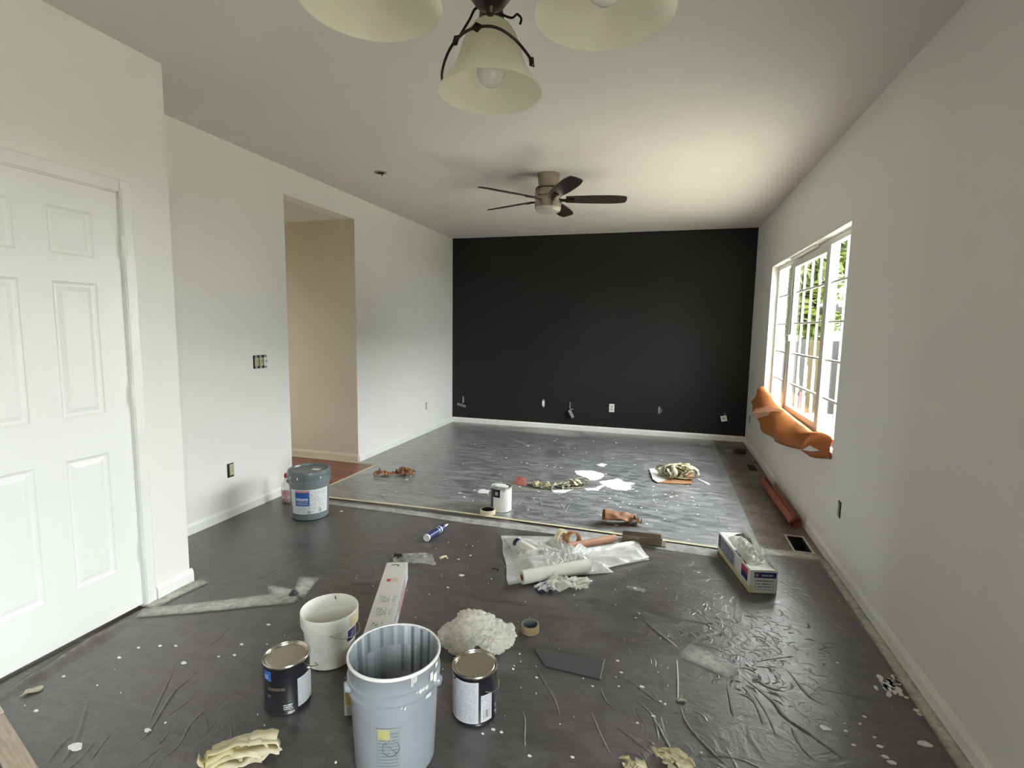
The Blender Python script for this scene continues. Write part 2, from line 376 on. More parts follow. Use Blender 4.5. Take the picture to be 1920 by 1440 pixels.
# ================================================================== THE ROOM
XR, XL, XB, YB, D, H, YK = 1.072, -3.061, -2.49, 2.135, 7.219, 2.74, -3.2
HO0, HO1, HZ = 3.668, 4.685, 2.515       # hall opening
WY0, WY1, WZ0, WZ1 = 3.70, 6.14, .665, 2.13
T = .14
# floor with the open duct hole
FX = [-5.2, .897, 1.0, XR+T]; FY = [YK-.1, 3.68, 3.95, D+.1]
mb = MB()
for i in range(3):
    for j in range(3):
        if i == 1 and j == 1: continue
        mb.add([(FX[i],FY[j],-.012),(FX[i+1],FY[j],-.012),(FX[i+1],FY[j+1],-.012),(FX[i],FY[j+1],-.012)], [(0,1,2,3)])
floor = struct(mb.build('floor', M['subfloor'], smooth=0))
mb = MB(); a0, a1, b0, b1 = .897, 1.0, 3.68, 3.95
for p, q in (((a0,b0),(a1,b0)), ((a1,b0),(a1,b1)), ((a1,b1),(a0,b1)), ((a0,b1),(a0,b0))):
    mb.add([(p[0],p[1],-.25),(q[0],q[1],-.25),(q[0],q[1],-.001),(p[0],p[1],-.001)], [(0,1,2,3)])
mb.add([(a0,b0,-.25),(a1,b0,-.25),(a1,b1,-.25),(a0,b1,-.25)], [(0,1,2,3)])
mb.build('floor_duct', M['metaldk'], floor, smooth=0)
# planks: hall side (red) and by the window wall (dusty)
def plank_rows(x0, x1, y0, y1, pw, mats, cuts, hole=None):
    y = y0; k = 0
    while y < y1-.01:
        ye = min(y+pw, y1); xs = [x0] + [c for c in cuts[k % len(cuts)] if x0 < c < x1] + [x1]
        for i in range(len(xs)-1):
            segs = [(xs[i], xs[i+1], y, ye)]
            if hole and ye > hole[2] and y < hole[3]:
                segs = [(xs[i], min(xs[i+1], hole[0]), y, ye), (max(xs[i], hole[1]), xs[i+1], y, ye)]
            for (q0, q1, r0, r1) in segs:
                if q1-q0 > .02:
                    box('plank', q0+.0008, q1-.0008, r0+.0012, r1-.0012, -.012, 0, mats[(k*7+i*3) % len(mats)], floor, bevel=.001)
        y = ye; k += 1
plank_rows(-4.9, -2.80, 3.62, 4.675, .105, [M['wood'], M['wood2'], M['wood']], [(-3.9,), (-4.3,-3.2), (-3.5,), (-4.05,-2.95)])
plank_rows(.50, XR-.012, 3.60, 3.68, .08, [M['dustwood']], [(.8,)])
plank_rows(.50, XR-.012, 3.68, 3.95, .09, [M['dustwood']], [(.72,), (.6,), (.85,)], hole=(.897, 1.0, 3.68, 3.95))
plank_rows(.60, XR-.012, 3.95, D-.02, .105, [M['dustwood']], [(.72,), (.95,), (.6,), (.85,)])

ceil_ = struct(box('ceiling', XL-T, XR+T, YK, D+T, H, H+.12, M['ceil']))
struct(box('ceiling_hall', -5.2, XL-T, HO0-T, HO1+T, HZ, HZ+.1, M['ceil']))
struct(box('wall_far', XL-T, XR+T, D, D+T, 0, H, M['dark']))
mb = MB()
PY0, PY1, PZ1 = -1.35, .0, 2.06     # patio door opening, behind the camera
mb.box(XR, XR+T, YK, PY0, -.02, H).box(XR, XR+T, PY1, WY0, -.02, H).box(XR, XR+T, PY0, PY1, PZ1, H).box(XR, XR+T, WY1, D, -.02, H).box(XR, XR+T, WY0, WY1, -.02, WZ0).box(XR, XR+T, WY0, WY1, WZ1, H)
struct(mb.build('wall_right', M['wall'], smooth=0))
mb = MB()
mb.box(XL-T, XL, YB, HO0, 0, H).box(XL-T, XL, HO1, D, 0, H).box(XL-T, XL, HO0, HO1, HZ, H)
struct(mb.build('wall_left', M['wall'], smooth=0))
DY0, DY1, DZ1 = 1.150, 1.872, 2.052     # door opening
mb = MB()
mb.box(XB-T, XB, YK, DY0, 0, H).box(XB-T, XB, DY1, YB, 0, H).box(XB-T, XB, DY0, DY1, DZ1, H).box(XL, XB-T, YB-T, YB, 0, H)
struct(mb.build('wall_closet', M['wall'], smooth=0))
mb = MB(); mb.box(-5.2, XL-T, HO1-.004, HO1+T, 0, HZ).box(XL-T, XL-.001, HO1-.004, HO1-.0005, 0, HZ-.0005)
struct(mb.build('wall_hall_far', M['hall'], smooth=0))
struct(box('wall_hall_near', -5.2, XL-T, HO0-T, HO0, 0, HZ, M['hall']))
struct(MB().box(-5.3,-5.2,HO0-T,3.98,0,HZ).box(-5.3,-5.2,4.28,HO1+T,0,HZ).box(-5.3,-5.2,3.98,4.28,2.05,HZ).build('wall_hall_end', M['hall'], smooth=0))
# wall behind the camera
struct(box('wall_back', XL-T, XR+T, YK-T, YK, 0, H, M['wall']))
def glazed_door(name, x, y0, y1, z1, mull):
    e = sempty(name, (x, y0, 0)); W = y1-y0; mb = MB()
    for y in [.035]+[W*k/mull for k in range(1, mull)]+[W-.035]: mb.box(-.03, .03, y-.035, y+.035, 0, z1)
    mb.box(-.029, .029, 0, W, 0, .07).box(-.029, .029, 0, W, z1-.07, z1)
    mb.build('window_frame', M['vinyl'], e, smooth=0)
    for k in range(mull): box('pane', -.003, .003, W*k/mull+.04, W*(k+1)/mull-.04, .07, z1-.07, M['glass'], e)
glazed_door('window_2', XR+.07, PY0, PY1, PZ1, 2)
glazed_door('added_hall_glass_door', -5.25, 3.98, 4.28, 2.05, 1)  # unseen glass door, added so sky light brightens the hall

# baseboards
def baseboard(name, a, b, nrm, h=.078, t=.015, m=None):
    a, b, n = Vector(a).to_3d(), Vector(b).to_3d(), Vector(nrm).to_3d()
    prof = [(0,0),(t,0),(t,h*.72),(t*.55,h*.9),(t*.3,h),(0,h)]
    mb = MB(); vs = []
    for P in (a, b):
        for d, z in prof: vs.append(P+n*d+Vector((0,0,z)))
    k = len(prof); fs = [(i, (i+1) % k, k+(i+1) % k, k+i) for i in range(k)] + [tuple(range(k)), tuple(range(2*k-1, k-1, -1))]
    return struct(mb.add(vs, fs).build(name, m or M['trim'], smooth=20))
baseboard('baseboard_far', (XL+.015, D), (XR-.015, D), (0,-1))
baseboard('baseboard_left', (XL, HO1), (XL, D), (1,0))
baseboard('baseboard_left_near', (XL, YB), (XL, HO0), (1,0))
baseboard('baseboard_closet', (XB, 1.935), (XB, YB+.013), (1,0))
baseboard('baseboard_closet_end', (XL+.015, YB), (XB, YB), (0,1))
baseboard('baseboard_right', (XR, PY1), (XR, D), (-1,0))
baseboard('baseboard_hall', (-5.2, HO1), (XL, HO1), (0,-1), h=.085, m=M['hall'])

# ------------------------------------------------------------------ six panel door
dr = sempty('door_1', (XB-.004, 0, 0))
py0, py1, pz0, pz1 = DY0+.006, DY1-.006, .016, DZ1-.006
cols_ = [(1.270,1.449),(1.569,1.750)]; rows_ = [(.240,.832),(1.020,1.617),(1.731,1.930)]
ys = [py0, *cols_[0], *cols_[1], py1]; zs = [pz0, *rows_[0], *rows_[1], *rows_[2], pz1]
mb = MB()
for i in range(5):
    for j in range(7):
        if i in (1,3) and j in (1,3,5): continue
        mb.add([(0,ys[i],zs[j]),(0,ys[i+1],zs[j]),(0,ys[i+1],zs[j+1]),(0,ys[i],zs[j+1])], [(0,1,2,3)])
mb.add([(0,py0,pz0),(-.035,py0,pz0),(-.035,py1,pz0),(0,py1,pz0),(0,py0,pz1),(-.035,py0,pz1),(-.035,py1,pz1),(0,py1,pz1)], [(0,3,2,1),(4,5,6,7),(0,1,5,4),(2,3,7,6),(1,2,6,5)])
mb.build('door_slab', M['door'], dr, smooth=0)
for (c0, c1) in cols_:
    for (r0, r1) in rows_:
        mb = MB(); rings = []
        for ins, dp in ((0,0),(.004,-.004),(.012,-.009),(.020,-.009),(.040,-.003)):
            rings.append([(dp,c0+ins,r0+ins),(dp,c1-ins,r0+ins),(dp,c1-ins,r1-ins),(dp,c0+ins,r1-ins)])
        vs = [p for r in rings for p in r]; fs = []
        for k in range(4):
            for i in range(4): j = (i+1) % 4; fs.append((k*4+i, k*4+j, k*4+4+j, k*4+4+i))
        fs.append((16,17,18,19)); mb.add(vs, fs).build('panel', M['door'], dr, smooth=0)
for hz in (1.80, 1.09, .30):
    mb = MB(); mb.tube([(.013, DY1+.001, hz-.05), (.013, DY1+.001, hz+.05)], .009, 12)
    mb.build('hinge', M['trim'], dr)
box('hinge_plate', .0148, .0165, DY1+.008, DY1+.02, 1.765, 1.835, M['wadtape'], dr)
tr1 = sempty('trim_1', (0,0,0))
def casing(name, pts, m):
    # pts: (y0,y1,z0,z1)
    y0,y1,z0,z1 = pts
    return MB().box(XB-.001, XB+.011, y0, y1, z0, z1).build(name, m, tr1, smooth=30, bevel=.004)
casing('casing', (DY1, DY1+.058, 0, DZ1+.058), M['trim']); casing('casing', (DY0-.058, DY0, 0, DZ1+.058), M['trim'])
casing('casing', (DY0, DY1, DZ1, DZ1+.058), M['trim'])
for (y0,y1,z0,z1) in ((DY1+.006,DY1+.018,0,DZ1+.018),(DY0-.018,DY0-.006,0,DZ1+.018)): MB().box(XB+.009,XB+.014,y0,y1,z0,z1).build('casing_bead', M['trim'], tr1, smooth=30, bevel=.002)
box('door_jamb', XB-.12, XB, DY1-.005, DY1, 0, DZ1, M['trim'], tr1); box('door_jamb', XB-.12, XB, DY0, DY0+.005, 0, DZ1, M['trim'], tr1)
box('door_jamb', XB-.12, XB, DY0, DY1, DZ1-.005, DZ1, M['trim'], tr1); box('closet_shade_panel', XB-.13, XB-.12, DY0, DY1, 0, DZ1, M['hole'], tr1)  # last box is a black panel standing for shade behind the door

# ------------------------------------------------------------------ window in the right wall
wn = sempty('window_1', (0,0,0))
gx = XR+.085
def wbar(name, y0, y1, z0, z1, x0=gx-.02, x1=gx+.03, bevel=.003): return MB().box(x0,x1,y0,y1,z0,z1).build(name, M['vinyl'], wn, smooth=30, bevel=bevel)
fw = .045
wbar('window_frame', WY0, WY1, WZ1-fw, WZ1); wbar('window_frame', WY0, WY1, WZ0, WZ0+fw)
wbar('window_frame', WY0, WY0+fw, WZ0+fw, WZ1-fw); wbar('window_frame', WY1-fw, WY1, WZ0+fw, WZ1-fw)
wbar('mullion', 4.30, 4.365, WZ0+fw, WZ1-fw, gx-.03); wbar('mullion', 5.43, 5.52, WZ0+fw, WZ1-fw, gx-.035)
# moving centre sash
wbar('sash_stile', 4.365, 4.40, WZ0+fw, WZ1-fw, gx-.028, gx+.005); wbar('sash_stile', 5.36, 5.43, WZ0+fw, WZ1-fw, gx-.028, gx+.005)
wbar('sash_rail', 4.40, 5.36, WZ1-fw-.045, WZ1-fw, gx-.028, gx+.005); wbar('sash_rail', 4.40, 5.36, WZ0+fw, WZ0+fw+.05, gx-.028, gx+.005)
MB().box(gx-.05, gx-.025, 5.35, 5.46, 1.36, 1.42).build('sash_lock', M['devwhite'], wn, smooth=30, bevel=.008)
box('track_stop', gx-.06, gx-.03, 4.62, 5.40, WZ1-.018, WZ1-.002, M['vinyl'], wn)
panes = [(3.745,4.30),(4.40,5.36),(5.52,6.095)]
for k, (a, b) in enumerate(panes):
    box('pane', gx-.004, gx+.004, a, b, WZ0+fw, WZ1-fw, M['glass'], wn)
    for z in (1.81, 1.525, 1.245, .965): wbar('muntin', a, b, z-.008, z+.008, gx-.009, gx+.009, .002)
    nv = 3 if k == 1 else 1
    for i in range(nv):
        y = a+(b-a)*(i+1)/(nv+1); wbar('muntin', y-.006, y+.006, WZ0+fw, WZ1-fw, gx-.0085, gx+.0085, .002)
box('window_sill', XR-.002, gx-.02, WY0, WY1, WZ0-.004, WZ0+.006, M['trim'], wn)

# ================================================================== OUTSIDE THE WINDOW
GZ = -.45
M['lawn'] = pm('dry_yard', (.25,.235,.19), (.30,.28,.22), rough=.9, scale=2)
struct(MB().add([(-30,-30,GZ-.02),(40,-30,GZ-.02),(40,45,GZ-.02),(-30,45,GZ-.02)], [(0,1,2,3)]).build('ground', M['lawn'], smooth=0))
struct(box('ground_bounce_slab', XR+T, 6.5, 2.2, 12.5, GZ-.1, GZ, M['bounceslab']))  # pale slab added to bounce light up through the window to the ceiling
fen = thing('board_fence', 'weathered grey vertical board fence seen through the window', 'fence', (0, 13.5, GZ))
bd = None
for i in range(44):
    x = 1.0+i*.155
    o = MB().box(-.068,.068,-.01,.01,0,1.72+.02*math.sin(i*2.3)).build('board', M['fencesunlit'] if 15 <= i <= 16 else M['fence'], fen, smooth=0)
    o.location = (x, 0, 0)
for z in (.4, 1.4): box('rail', .9, 7.9, .012, .05, z, z+.09, M['fence'], fen)
side = thing('side_fence', 'plain board fence along the side of the yard', 'fence', (9.0, 0, GZ))
for i in range(40):
    o = MB().box(-.01,.01,-.15,.15,0,1.75).build('board', M['fence'], side, smooth=0); o.location = (0, -2+i*.31, 0)
gt = thing('light_block_boards', 'added unseen light-blocking board gate across the side yard by the house', 'screen', (XR+T+.03, 2.45, GZ))  # unseen boards added to keep window light off the charcoal wall's right side
for i in range(13): o = MB().box(0,.15,-.012,.012,0,2.95).build('board', M['fence'], gt, smooth=0); o.location = (i*.157, 0, 0)
box('rail', 0, 2.03, -.05, -.012, .4, .49, M['fence'], gt); box('rail', 0, 2.03, -.05, -.012, 2.4, 2.49, M['fence'], gt)
nb = thing('sky_blocking_house', 'unseen grey house shape, added to block low sky light, beyond the side fence', 'house', (11.0, 0, GZ))  # unseen house added to cut low sky light through the window
box('wall', 0, 6, 1.2, 11.0, 0, 3.0, M['siding'], nb)
mb = MB(); mb.add([(-.5,0.8,2.9),(-.5,11.4,2.9),(3,11.4,4.6),(3,0.8,4.6),(6.5,0.8,2.9),(6.5,11.4,2.9)], [(0,1,2,3),(3,2,5,4)]); mb.build('roof', M['roof'], nb, smooth=0, solid=.12)
def leaf_tree(label, x, y, h, cr, seed, n=9000):
    rnd = random.Random(seed)
    t = thing('leafy_tree', label, 'tree', (x, y, GZ), 0, 'trees behind the yard fence')
    MB().tube([(0,0,0),(.05,0,h*.35),(0,.05,h*.7)], [.14,.11,.05], 8).build('trunk', M['bark'], t)
    mb = MB(); cl = [(rnd.gauss(0,cr*.5), rnd.gauss(0,cr*.4), h*.52+rnd.gauss(0,h*.24), rnd.uniform(.35,.6)*cr) for _ in range(14)]
    for i in range(n):
        c = cl[i % 14]; d = Vector((rnd.gauss(0,1), rnd.gauss(0,1), rnd.gauss(0,1))).normalized()*(c[3]*rnd.random()**.4)
        p = Vector(c[:3])+d
        if p.z < .6: p.z = .6+rnd.random()
        a = Vector((rnd.gauss(0,1), rnd.gauss(0,1), rnd.gauss(0,.6))).normalized(); b = a.orthogonal().normalized(); s = rnd.uniform(.09,.17)
        mb.add([p-a*s*1.5, p+b*s*.6, p+a*s*1.5, p-b*s*.6], [(0,1,2,3)])
    f = mb.build('foliage', M['leafy'], t, smooth=0); f['kind'] = 'stuff'
leaf_tree('yellow-green leafy tree filling the centre window pane', 3.0, 16.6, 6.5, 1.6, 3)
leaf_tree('yellow-green leafy tree behind the shed roof outside', 8.4, 18.5, 6.0, 1.9, 5)
leaf_tree('smaller leafy tree by the window wall, outside', 5.4, 23.5, 8.0, 2.2, 9)
sh = thing('garden_shed', 'grey-roofed shed with white roof edge beyond the window', 'shed', (3.95, 11.6, GZ))
box('wall', 0, 2.2, 0, 1.2, 0, 1.95, M['siding'], sh)
mb = MB(); mb.add([(-.75,-.2,2.45),(2.5,-.2,1.7),(2.5,1.3,1.7),(-.75,1.3,2.45),(-.75,-.2,2.51),(2.5,-.2,1.76),(2.5,1.3,1.76),(-.75,1.3,2.51)], [(0,3,2,1),(4,5,6,7),(0,1,5,4),(1,2,6,5),(2,3,7,6),(3,0,4,7)])
mb.build('roof', M['roof'], sh, smooth=0)
mb = MB(); mb.add([(-.75,-.23,2.40),(2.5,-.23,1.65),(2.5,-.2,1.65),(-.75,-.2,2.40),(-.75,-.23,2.51),(2.5,-.23,1.76),(2.5,-.2,1.76),(-.75,-.2,2.51)], [(0,3,2,1),(4,5,6,7),(0,1,5,4),(1,2,6,5),(2,3,7,6),(3,0,4,7)])
mb.build('roof_fascia', M['vinyl'], sh, smooth=0)
q = onx(1497, 765, 1.55); q2 = onx(1503, 735, 1.60)
stk = MB().tube([(q.x, q.y, GZ), (q2.x, q2.y, q2.z)], .017, 8).build('garden_stake', M['red'])
tag(stk, 'red painted stake leaning outside the window glass', 'stake')

# ================================================================== PLASTIC SHEETING ON THE FLOOR
def grid_patch(mb, x0, x1, y0, y1, st, z, amp, mi=0):
    nx = max(1, round((x1-x0)/st)); ny = max(1, round((y1-y0)/st)); b = len(mb.v)
    for j in range(ny+1):
        for i in range(nx+1):
            x = x0+(x1-x0)*i/nx; y = y0+(y1-y0)*j/ny
            mb.v.append((x, y, z+amp*noise.noise(Vector((x*2.3, y*2.3, 1)))+amp*.7*noise.noise(Vector((x*6, y*6, 5)))))
    for j in range(ny):
        for i in range(nx):
            a = b+j*(nx+1)+i; mb.f.append((a, a+1, a+nx+2, a+nx+1)); mb.m.append(mi); mb.uv.append(None)
near = thing('plastic_sheet', 'glossy wrinkled grey plastic sheet covering the floor beside the white door', 'plastic sheet', (0,0,0))
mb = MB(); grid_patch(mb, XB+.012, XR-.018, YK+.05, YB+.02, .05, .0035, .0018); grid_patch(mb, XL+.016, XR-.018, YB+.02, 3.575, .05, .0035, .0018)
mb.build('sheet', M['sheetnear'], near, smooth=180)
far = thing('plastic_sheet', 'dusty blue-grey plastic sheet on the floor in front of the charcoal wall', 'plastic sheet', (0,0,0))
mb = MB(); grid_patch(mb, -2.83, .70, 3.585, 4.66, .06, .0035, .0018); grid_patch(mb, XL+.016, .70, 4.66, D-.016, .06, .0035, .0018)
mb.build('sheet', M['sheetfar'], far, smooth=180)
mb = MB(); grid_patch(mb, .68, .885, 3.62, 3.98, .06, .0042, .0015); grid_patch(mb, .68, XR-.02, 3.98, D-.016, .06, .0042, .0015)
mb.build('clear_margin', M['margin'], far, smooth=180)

def smooth_path(pts, sub=6):
    P = [Vector(p) for p in pts]; out = []
    for i in range(len(P)-1):
        p0 = P[max(i-1,0)]; p1 = P[i]; p2 = P[i+1]; p3 = P[min(i+2,len(P)-1)]
        for k in range(sub):
            t = k/sub; out.append(.5*((2*p1)+(p2-p0)*t+(2*p0-5*p1+4*p2-p3)*t*t+(3*p1-p0-3*p2+p3)*t*t*t))
    out.append(P[-1]); return out
def ridge(mb, pts, wd, h, rnd, base=.001, mi=0):
    P = smooth_path(pts, 7); n = len(P); b = len(mb.v)
    prof = [(-1,0),(-.6,.12),(-.3,.6),(0,1),(.22,.7),(.5,.15),(1,0)]
    for i, p in enumerate(P):
        t = (P[min(i+1,n-1)]-P[max(i-1,0)]).normalized(); s = Vector((-t.y, t.x, 0))
        e = min(1, 3.2*min(i, n-1-i)/(n-1)+.05); e *= .75+.5*rnd.random()
        for d, z in prof: mb.v.append(tuple(p+s*(d*wd*1.25*(.5+.5*e))+Vector((0,0,base+.001+z*h*e*.75))))
    k = len(prof)
    for i in range(n-1):
        for j in range(k-1):
            a = b+i*k+j; mb.f.append((a, a+1, a+k+1, a+k)); mb.m.append(mi); mb.uv.append(None)
WR = [  # wrinkle lines as pixel polylines, half width, height
 ([(414,1210),(359,1271),(327,1300),(288,1361),(272,1383),(211,1419)], .012,.007), ([(433,1171),(412,1197),(385,1218)], .01,.005),
 ([(338,1229),(314,1284),(290,1334),(280,1358)], .01,.006), ([(369,1305),(335,1330),(301,1353)], .01,.006),
 ([(435,1292),(364,1353),(335,1400),(285,1440)], .011,.006), ([(169,1297),(158,1345),(142,1392),(111,1440)], .012,.006),
 ([(135,1379),(110,1405),(87,1437)], .012,.006), ([(211,1374),(190,1400),(169,1429)], .01,.005),
 ([(385,1276),(422,1276),(464,1292),(496,1299)], .009,.005), ([(306,1400),(280,1420),(253,1440)], .01,.005), ([(324,1365),(305,1390),(290,1402)], .008,.005),
 ([(1187,1147),(1230,1185),(1270,1215)], .013,.008), ([(1380,1260),(1446,1315),(1470,1345),(1522,1382),(1571,1418),(1590,1440)], .016,.011),
 ([(1276,1327),(1285,1355),(1305,1382),(1342,1420),(1365,1437)], .010,.009), ([(1145,1355),(1185,1387),(1225,1417)], .012,.008),
 ([(1226,1347),(1242,1380),(1262,1417)], .009,.008), ([(1105,1327),(1120,1367),(1135,1400),(1152,1430)], .010,.007),
 ([(995,1235),(1017,1275),(1040,1315),(1050,1352)], .012,.006), ([(1147,1262),(1185,1282),(1225,1312),(1247,1322)], .010,.006),
 ([(1125,1285),(1135,1315),(1167,1345)], .009,.006), ([(1362,1275),(1370,1325),(1375,1347)], .008,.007), ([(1172,1207),(1180,1218),(1185,1232)], .008,.005),
 ([(962,1320),(982,1345),(983,1390),(984,1425)], .010,.006), ([(1205,1222),(1218,1236),(1222,1250)], .008,.005),
 ([(1458,1085),(1528,1143),(1583,1183),(1638,1220)], .014,.008), ([(1516,1070),(1571,1119),(1610,1165),(1644,1211)], .014,.009), ([(1540,1072),(1570,1100),(1610,1150)], .012,.008),
 ([(1400,1244),(1461,1235),(1495,1232)], .012,.008), ([(1461,1240),(1490,1275),(1520,1310),(1560,1330)], .014,.008), ([(1410,1270),(1440,1290),(1480,1300)], .012,.007),
 ([(1500,1290),(1570,1300),(1640,1320),(1700,1360)], .012,.006), ([(1430,1180),(1450,1200),(1462,1225)], .009,.006), ([(1190,1120),(1200,1135),(1205,1143)], .008,.005),
 ([(680,1024),(740,1018),(791,1016)], .01,.004), ([(771,1060),(800,1070),(840,1075)], .01,.005), ([(620,1103),(660,1098),(700,1093)], .009,.004),
 ([(-20,1325),(60,1277),(140,1227),(200,1190),(240,1163)], .055,.032), ([(1150,1410),(1200,1420),(1215,1440)], .009,.006), ([(1200,1408),(1210,1425),(1217,1440)], .009,.007),
 ([(1560,1395),(1600,1410),(1660,1440)], .01,.005), ([(1480,1355),(1500,1400),(1540,1440)], .012,.007), ([(1395,1290),(1420,1330),(1432,1370)], .009,.006), ([(1405,1290),(1440,1345),(1460,1400)], .009,.006),
]
WRF = [([(706,925),(720,934),(732,942)], .015,.007), ([(680,916),(721,920),(760,928)], .014,.006), ([(724,925),(767,925),(840,936)], .014,.006),
 ([(1010,930),(1018,962),(1027,977)], .016,.008), ([(1074,936),(1062,955),(1056,968)], .014,.007), ([(1000,915),(985,930),(968,950)], .014,.006), ([(1160,945),(1130,960),(1105,975)], .014,.006),
 ([(1045,935),(1060,960),(1075,985)], .014,.006), ([(940,975),(985,985),(1020,992)], .014,.006), ([(690,900),(720,893),(760,880)], .014,.006), ([(1330,930),(1345,960),(1350,985)], .012,.006)]
rnd = random.Random(2); mb = MB()
for pts, wd, h in WR: ridge(mb, [fl(*p) for p in pts], wd, h, rnd)
for i in range(230):
    x = rnd.uniform(-2.2, .95); y = rnd.uniform(.95, 3.4); a = rnd.gauss(1.9 if x > -.7 else 1.0, .5); L = rnd.uniform(.05,.26)
    if x < XB+.1: continue
    pts = [Vector((x+math.cos(a+.3*k)*L*k/2, y+math.sin(a+.3*k)*L*k/2, 0)) for k in range(3)]
    if any(p.x > XR-.03 or p.x < XB+.03 or p.y > 3.5 for p in pts): continue
    ridge(mb, pts, rnd.uniform(.004,.008), rnd.uniform(.0012,.0032), rnd, .002)
for i in range(260):   # dense crinkles where the sheet bunches
    x = rnd.gauss(.52, .16); y = rnd.gauss(2.45, .22); a = rnd.uniform(0, PI); L = rnd.uniform(.02,.09)
    pts = [Vector((x+math.cos(a+.5*k)*L*k/2, y+math.sin(a+.5*k)*L*k/2, 0)) for k in range(3)]
    if any(p.x > XR-.03 for p in pts): continue
    ridge(mb, pts, rnd.uniform(.004,.010), rnd.uniform(.002,.005), rnd, .002)
o = mb.build('wrinkles', M['sheetnear'], near, smooth=180); o['kind'] = 'stuff'
mb = MB()
for pts, wd, h in WRF: ridge(mb, [fl(*p) for p in pts], wd, h, rnd)
for i in range(160):
    x = rnd.uniform(-2.7, .5); y = rnd.uniform(3.7, 6.9); a = rnd.uniform(0, PI); L = rnd.uniform(.06,.3)
    pts = [Vector((x+math.cos(a+.3*k)*L*k/2, y+math.sin(a+.3*k)*L*k/2, 0)) for k in range(3)]
    if any(p.y < 3.62 or p.x > .58 or p.x < -2.8 for p in pts): continue
    ridge(mb, pts, rnd.uniform(.006,.012), rnd.uniform(.0015,.004), rnd, .002)
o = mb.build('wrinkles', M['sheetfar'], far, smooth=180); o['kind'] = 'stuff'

# paint specks and spills
def blob(mb, c, r, rnd, z=.0055, el=1.0, rot=0, n=9, th=.0012):
    vs = []; 
    for k in range(n):
        a = 2*PI*k/n; q = r*(.7+.5*rnd.random()); x = q*math.cos(a)*el; y = q*math.sin(a)
        vs.append((c[0]+x*math.cos(rot)-y*math.sin(rot), c[1]+x*math.sin(rot)+y*math.cos(rot)))
    top = [(x, y, z+th) for x, y in vs]; bot = [(x, y, z-.003) for x, y in vs]
    mb.add(top+bot, [tuple(range(n))]+[(i, n+i, n+(i+1) % n, (i+1) % n) for i in range(n)])
rnd = random.Random(11); mb = MB()
SP = [(1158,1241,5),(1165,1263,5),(1155,1272,3),(1160,1289,4),(1203,1290,7),(1111,1289,4),(1192,1160,3),(1238,1317,4),(1247,1322,4),(1225,1345,6),(1195,1358,5),(993,1420,6),(1073,1422,5),(1006,1272,4),(962,1256,4),
 (503,1173,6),(840,1103,5),(839,1048,4),(925,1370,6),(905,1378,4),(940,1375,5),(1570,1245,5),(1735,1398,16),(1548,1368,14),(1720,1335,8),(1725,1342,6),(1690,1305,6),(1700,1310,6),(1585,1373,6),(1600,1400,6),(1650,1402,8),(1620,1346,5),(1660,1422,8),(1672,1432,9),(1612,1360,4),(1640,1385,5),
 (68,1335,5),(142,1403,18),(277,1372,9),(345,1245,8),(330,1213,5),(300,1213,5),(224,1235,6),(260,1216,5),(440,1230,5),(453,1210,5),(410,1233,4),(120,1270,4),(500,1210,3),
 (866,1080,9),(882,1043,4),(860,1050,4),(700,1100,4),(640,960,5),(762,900,5),(770,893,4),(745,885,5),(870,933,6),(862,925,5),(900,925,6),(890,920,4),(1300,940,4),(1290,1013,4),(1310,1075,5),(1190,1105,6)]
for (x, y, r) in SP:
    p = fl(x, y); blob(mb, p, r*(p-Vector((0,0,CAM_H))).length/FPX*.34, rnd, el=1.6)
for i in range(150):
    p = (rnd.gauss(-.6,.8), rnd.uniform(1.0, 3.5))
    if XB+.05 < p[0] < XR-.05: blob(mb, p, rnd.uniform(.0015,.0038), rnd)
for k in range(22):
    p = fl(1672+rnd.gauss(0,12), 1288+rnd.gauss(0,9)); 
    if p.x < XR-.04: blob(mb, p, rnd.uniform(.006,.014), rnd, el=1.8, rot=rnd.uniform(1,2.4))
o = mb.build('paint_specks', M['whitepaint'], near, smooth=0); o['kind'] = 'stuff'
mb = MB()
for i in range(80):
    p = (rnd.gauss(-.9,1.0), rnd.uniform(3.75, 6.9))
    if -2.75 < p[0] < .55: blob(mb, p, rnd.uniform(.003,.009), rnd, el=1.5)
for i in range(60):
    p = (rnd.gauss(.0,.25), rnd.gauss(4.5,.4))
    if p[1] > 3.7 and p[0] < .55: blob(mb, p, rnd.uniform(.003,.009), rnd, el=1.5)
o = mb.build('paint_specks', M['whitepaint'], far, smooth=0); o['kind'] = 'stuff'
def spill(px, label, m, name='paint_spill', th=.002, z=.0055, cat='paint', group=None, jitter=.006):
    rnd = random.Random(len(label)); pts = []
    P = [fl(*q) for q in px]
    for i in range(len(P)):
        a, b = P[i], P[(i+1) % len(P)]
        for k in range(4):
            pts.append(a.lerp(b, k/4)+Vector((rnd.gauss(0,jitter), rnd.gauss(0,jitter), 0)))
    n = len(pts); mb = MB()
    mb.add([(p.x,p.y,z+th) for p in pts]+[(p.x,p.y,z-.003) for p in pts], [tuple(range(n))]+[(i, n+i, n+(i+1) % n, (i+1) % n) for i in range(n)])
    return tag(mb.build(name, m, smooth=0), label, cat, group)
spill([(1076,884),(1092,883),(1112,884),(1130,889),(1132,893),(1122,901),(1108,901),(1096,896),(1080,890)], 'rounded white paint puddle on grey sheet beside wadded tape', M['whitepaint'])
spill([(1122,904),(1150,900),(1160,898),(1172,905),(1190,907),(1182,912),(1184,918),(1172,921),(1150,919),(1136,913),(1126,907)], 'ragged white paint spill with spiky edges on grey sheet', M['whitepaint'])
spill([(1096,917),(1116,916),(1128,910),(1134,912),(1120,921),(1100,921)], 'thin streak of white paint trailing from the ragged spill', M['whitepaint'])
spill([(1119,872),(1128,869),(1138,872),(1131,876),(1124,875)], 'small white paint splat on sheet behind the paint puddles', M['whitepaint'])
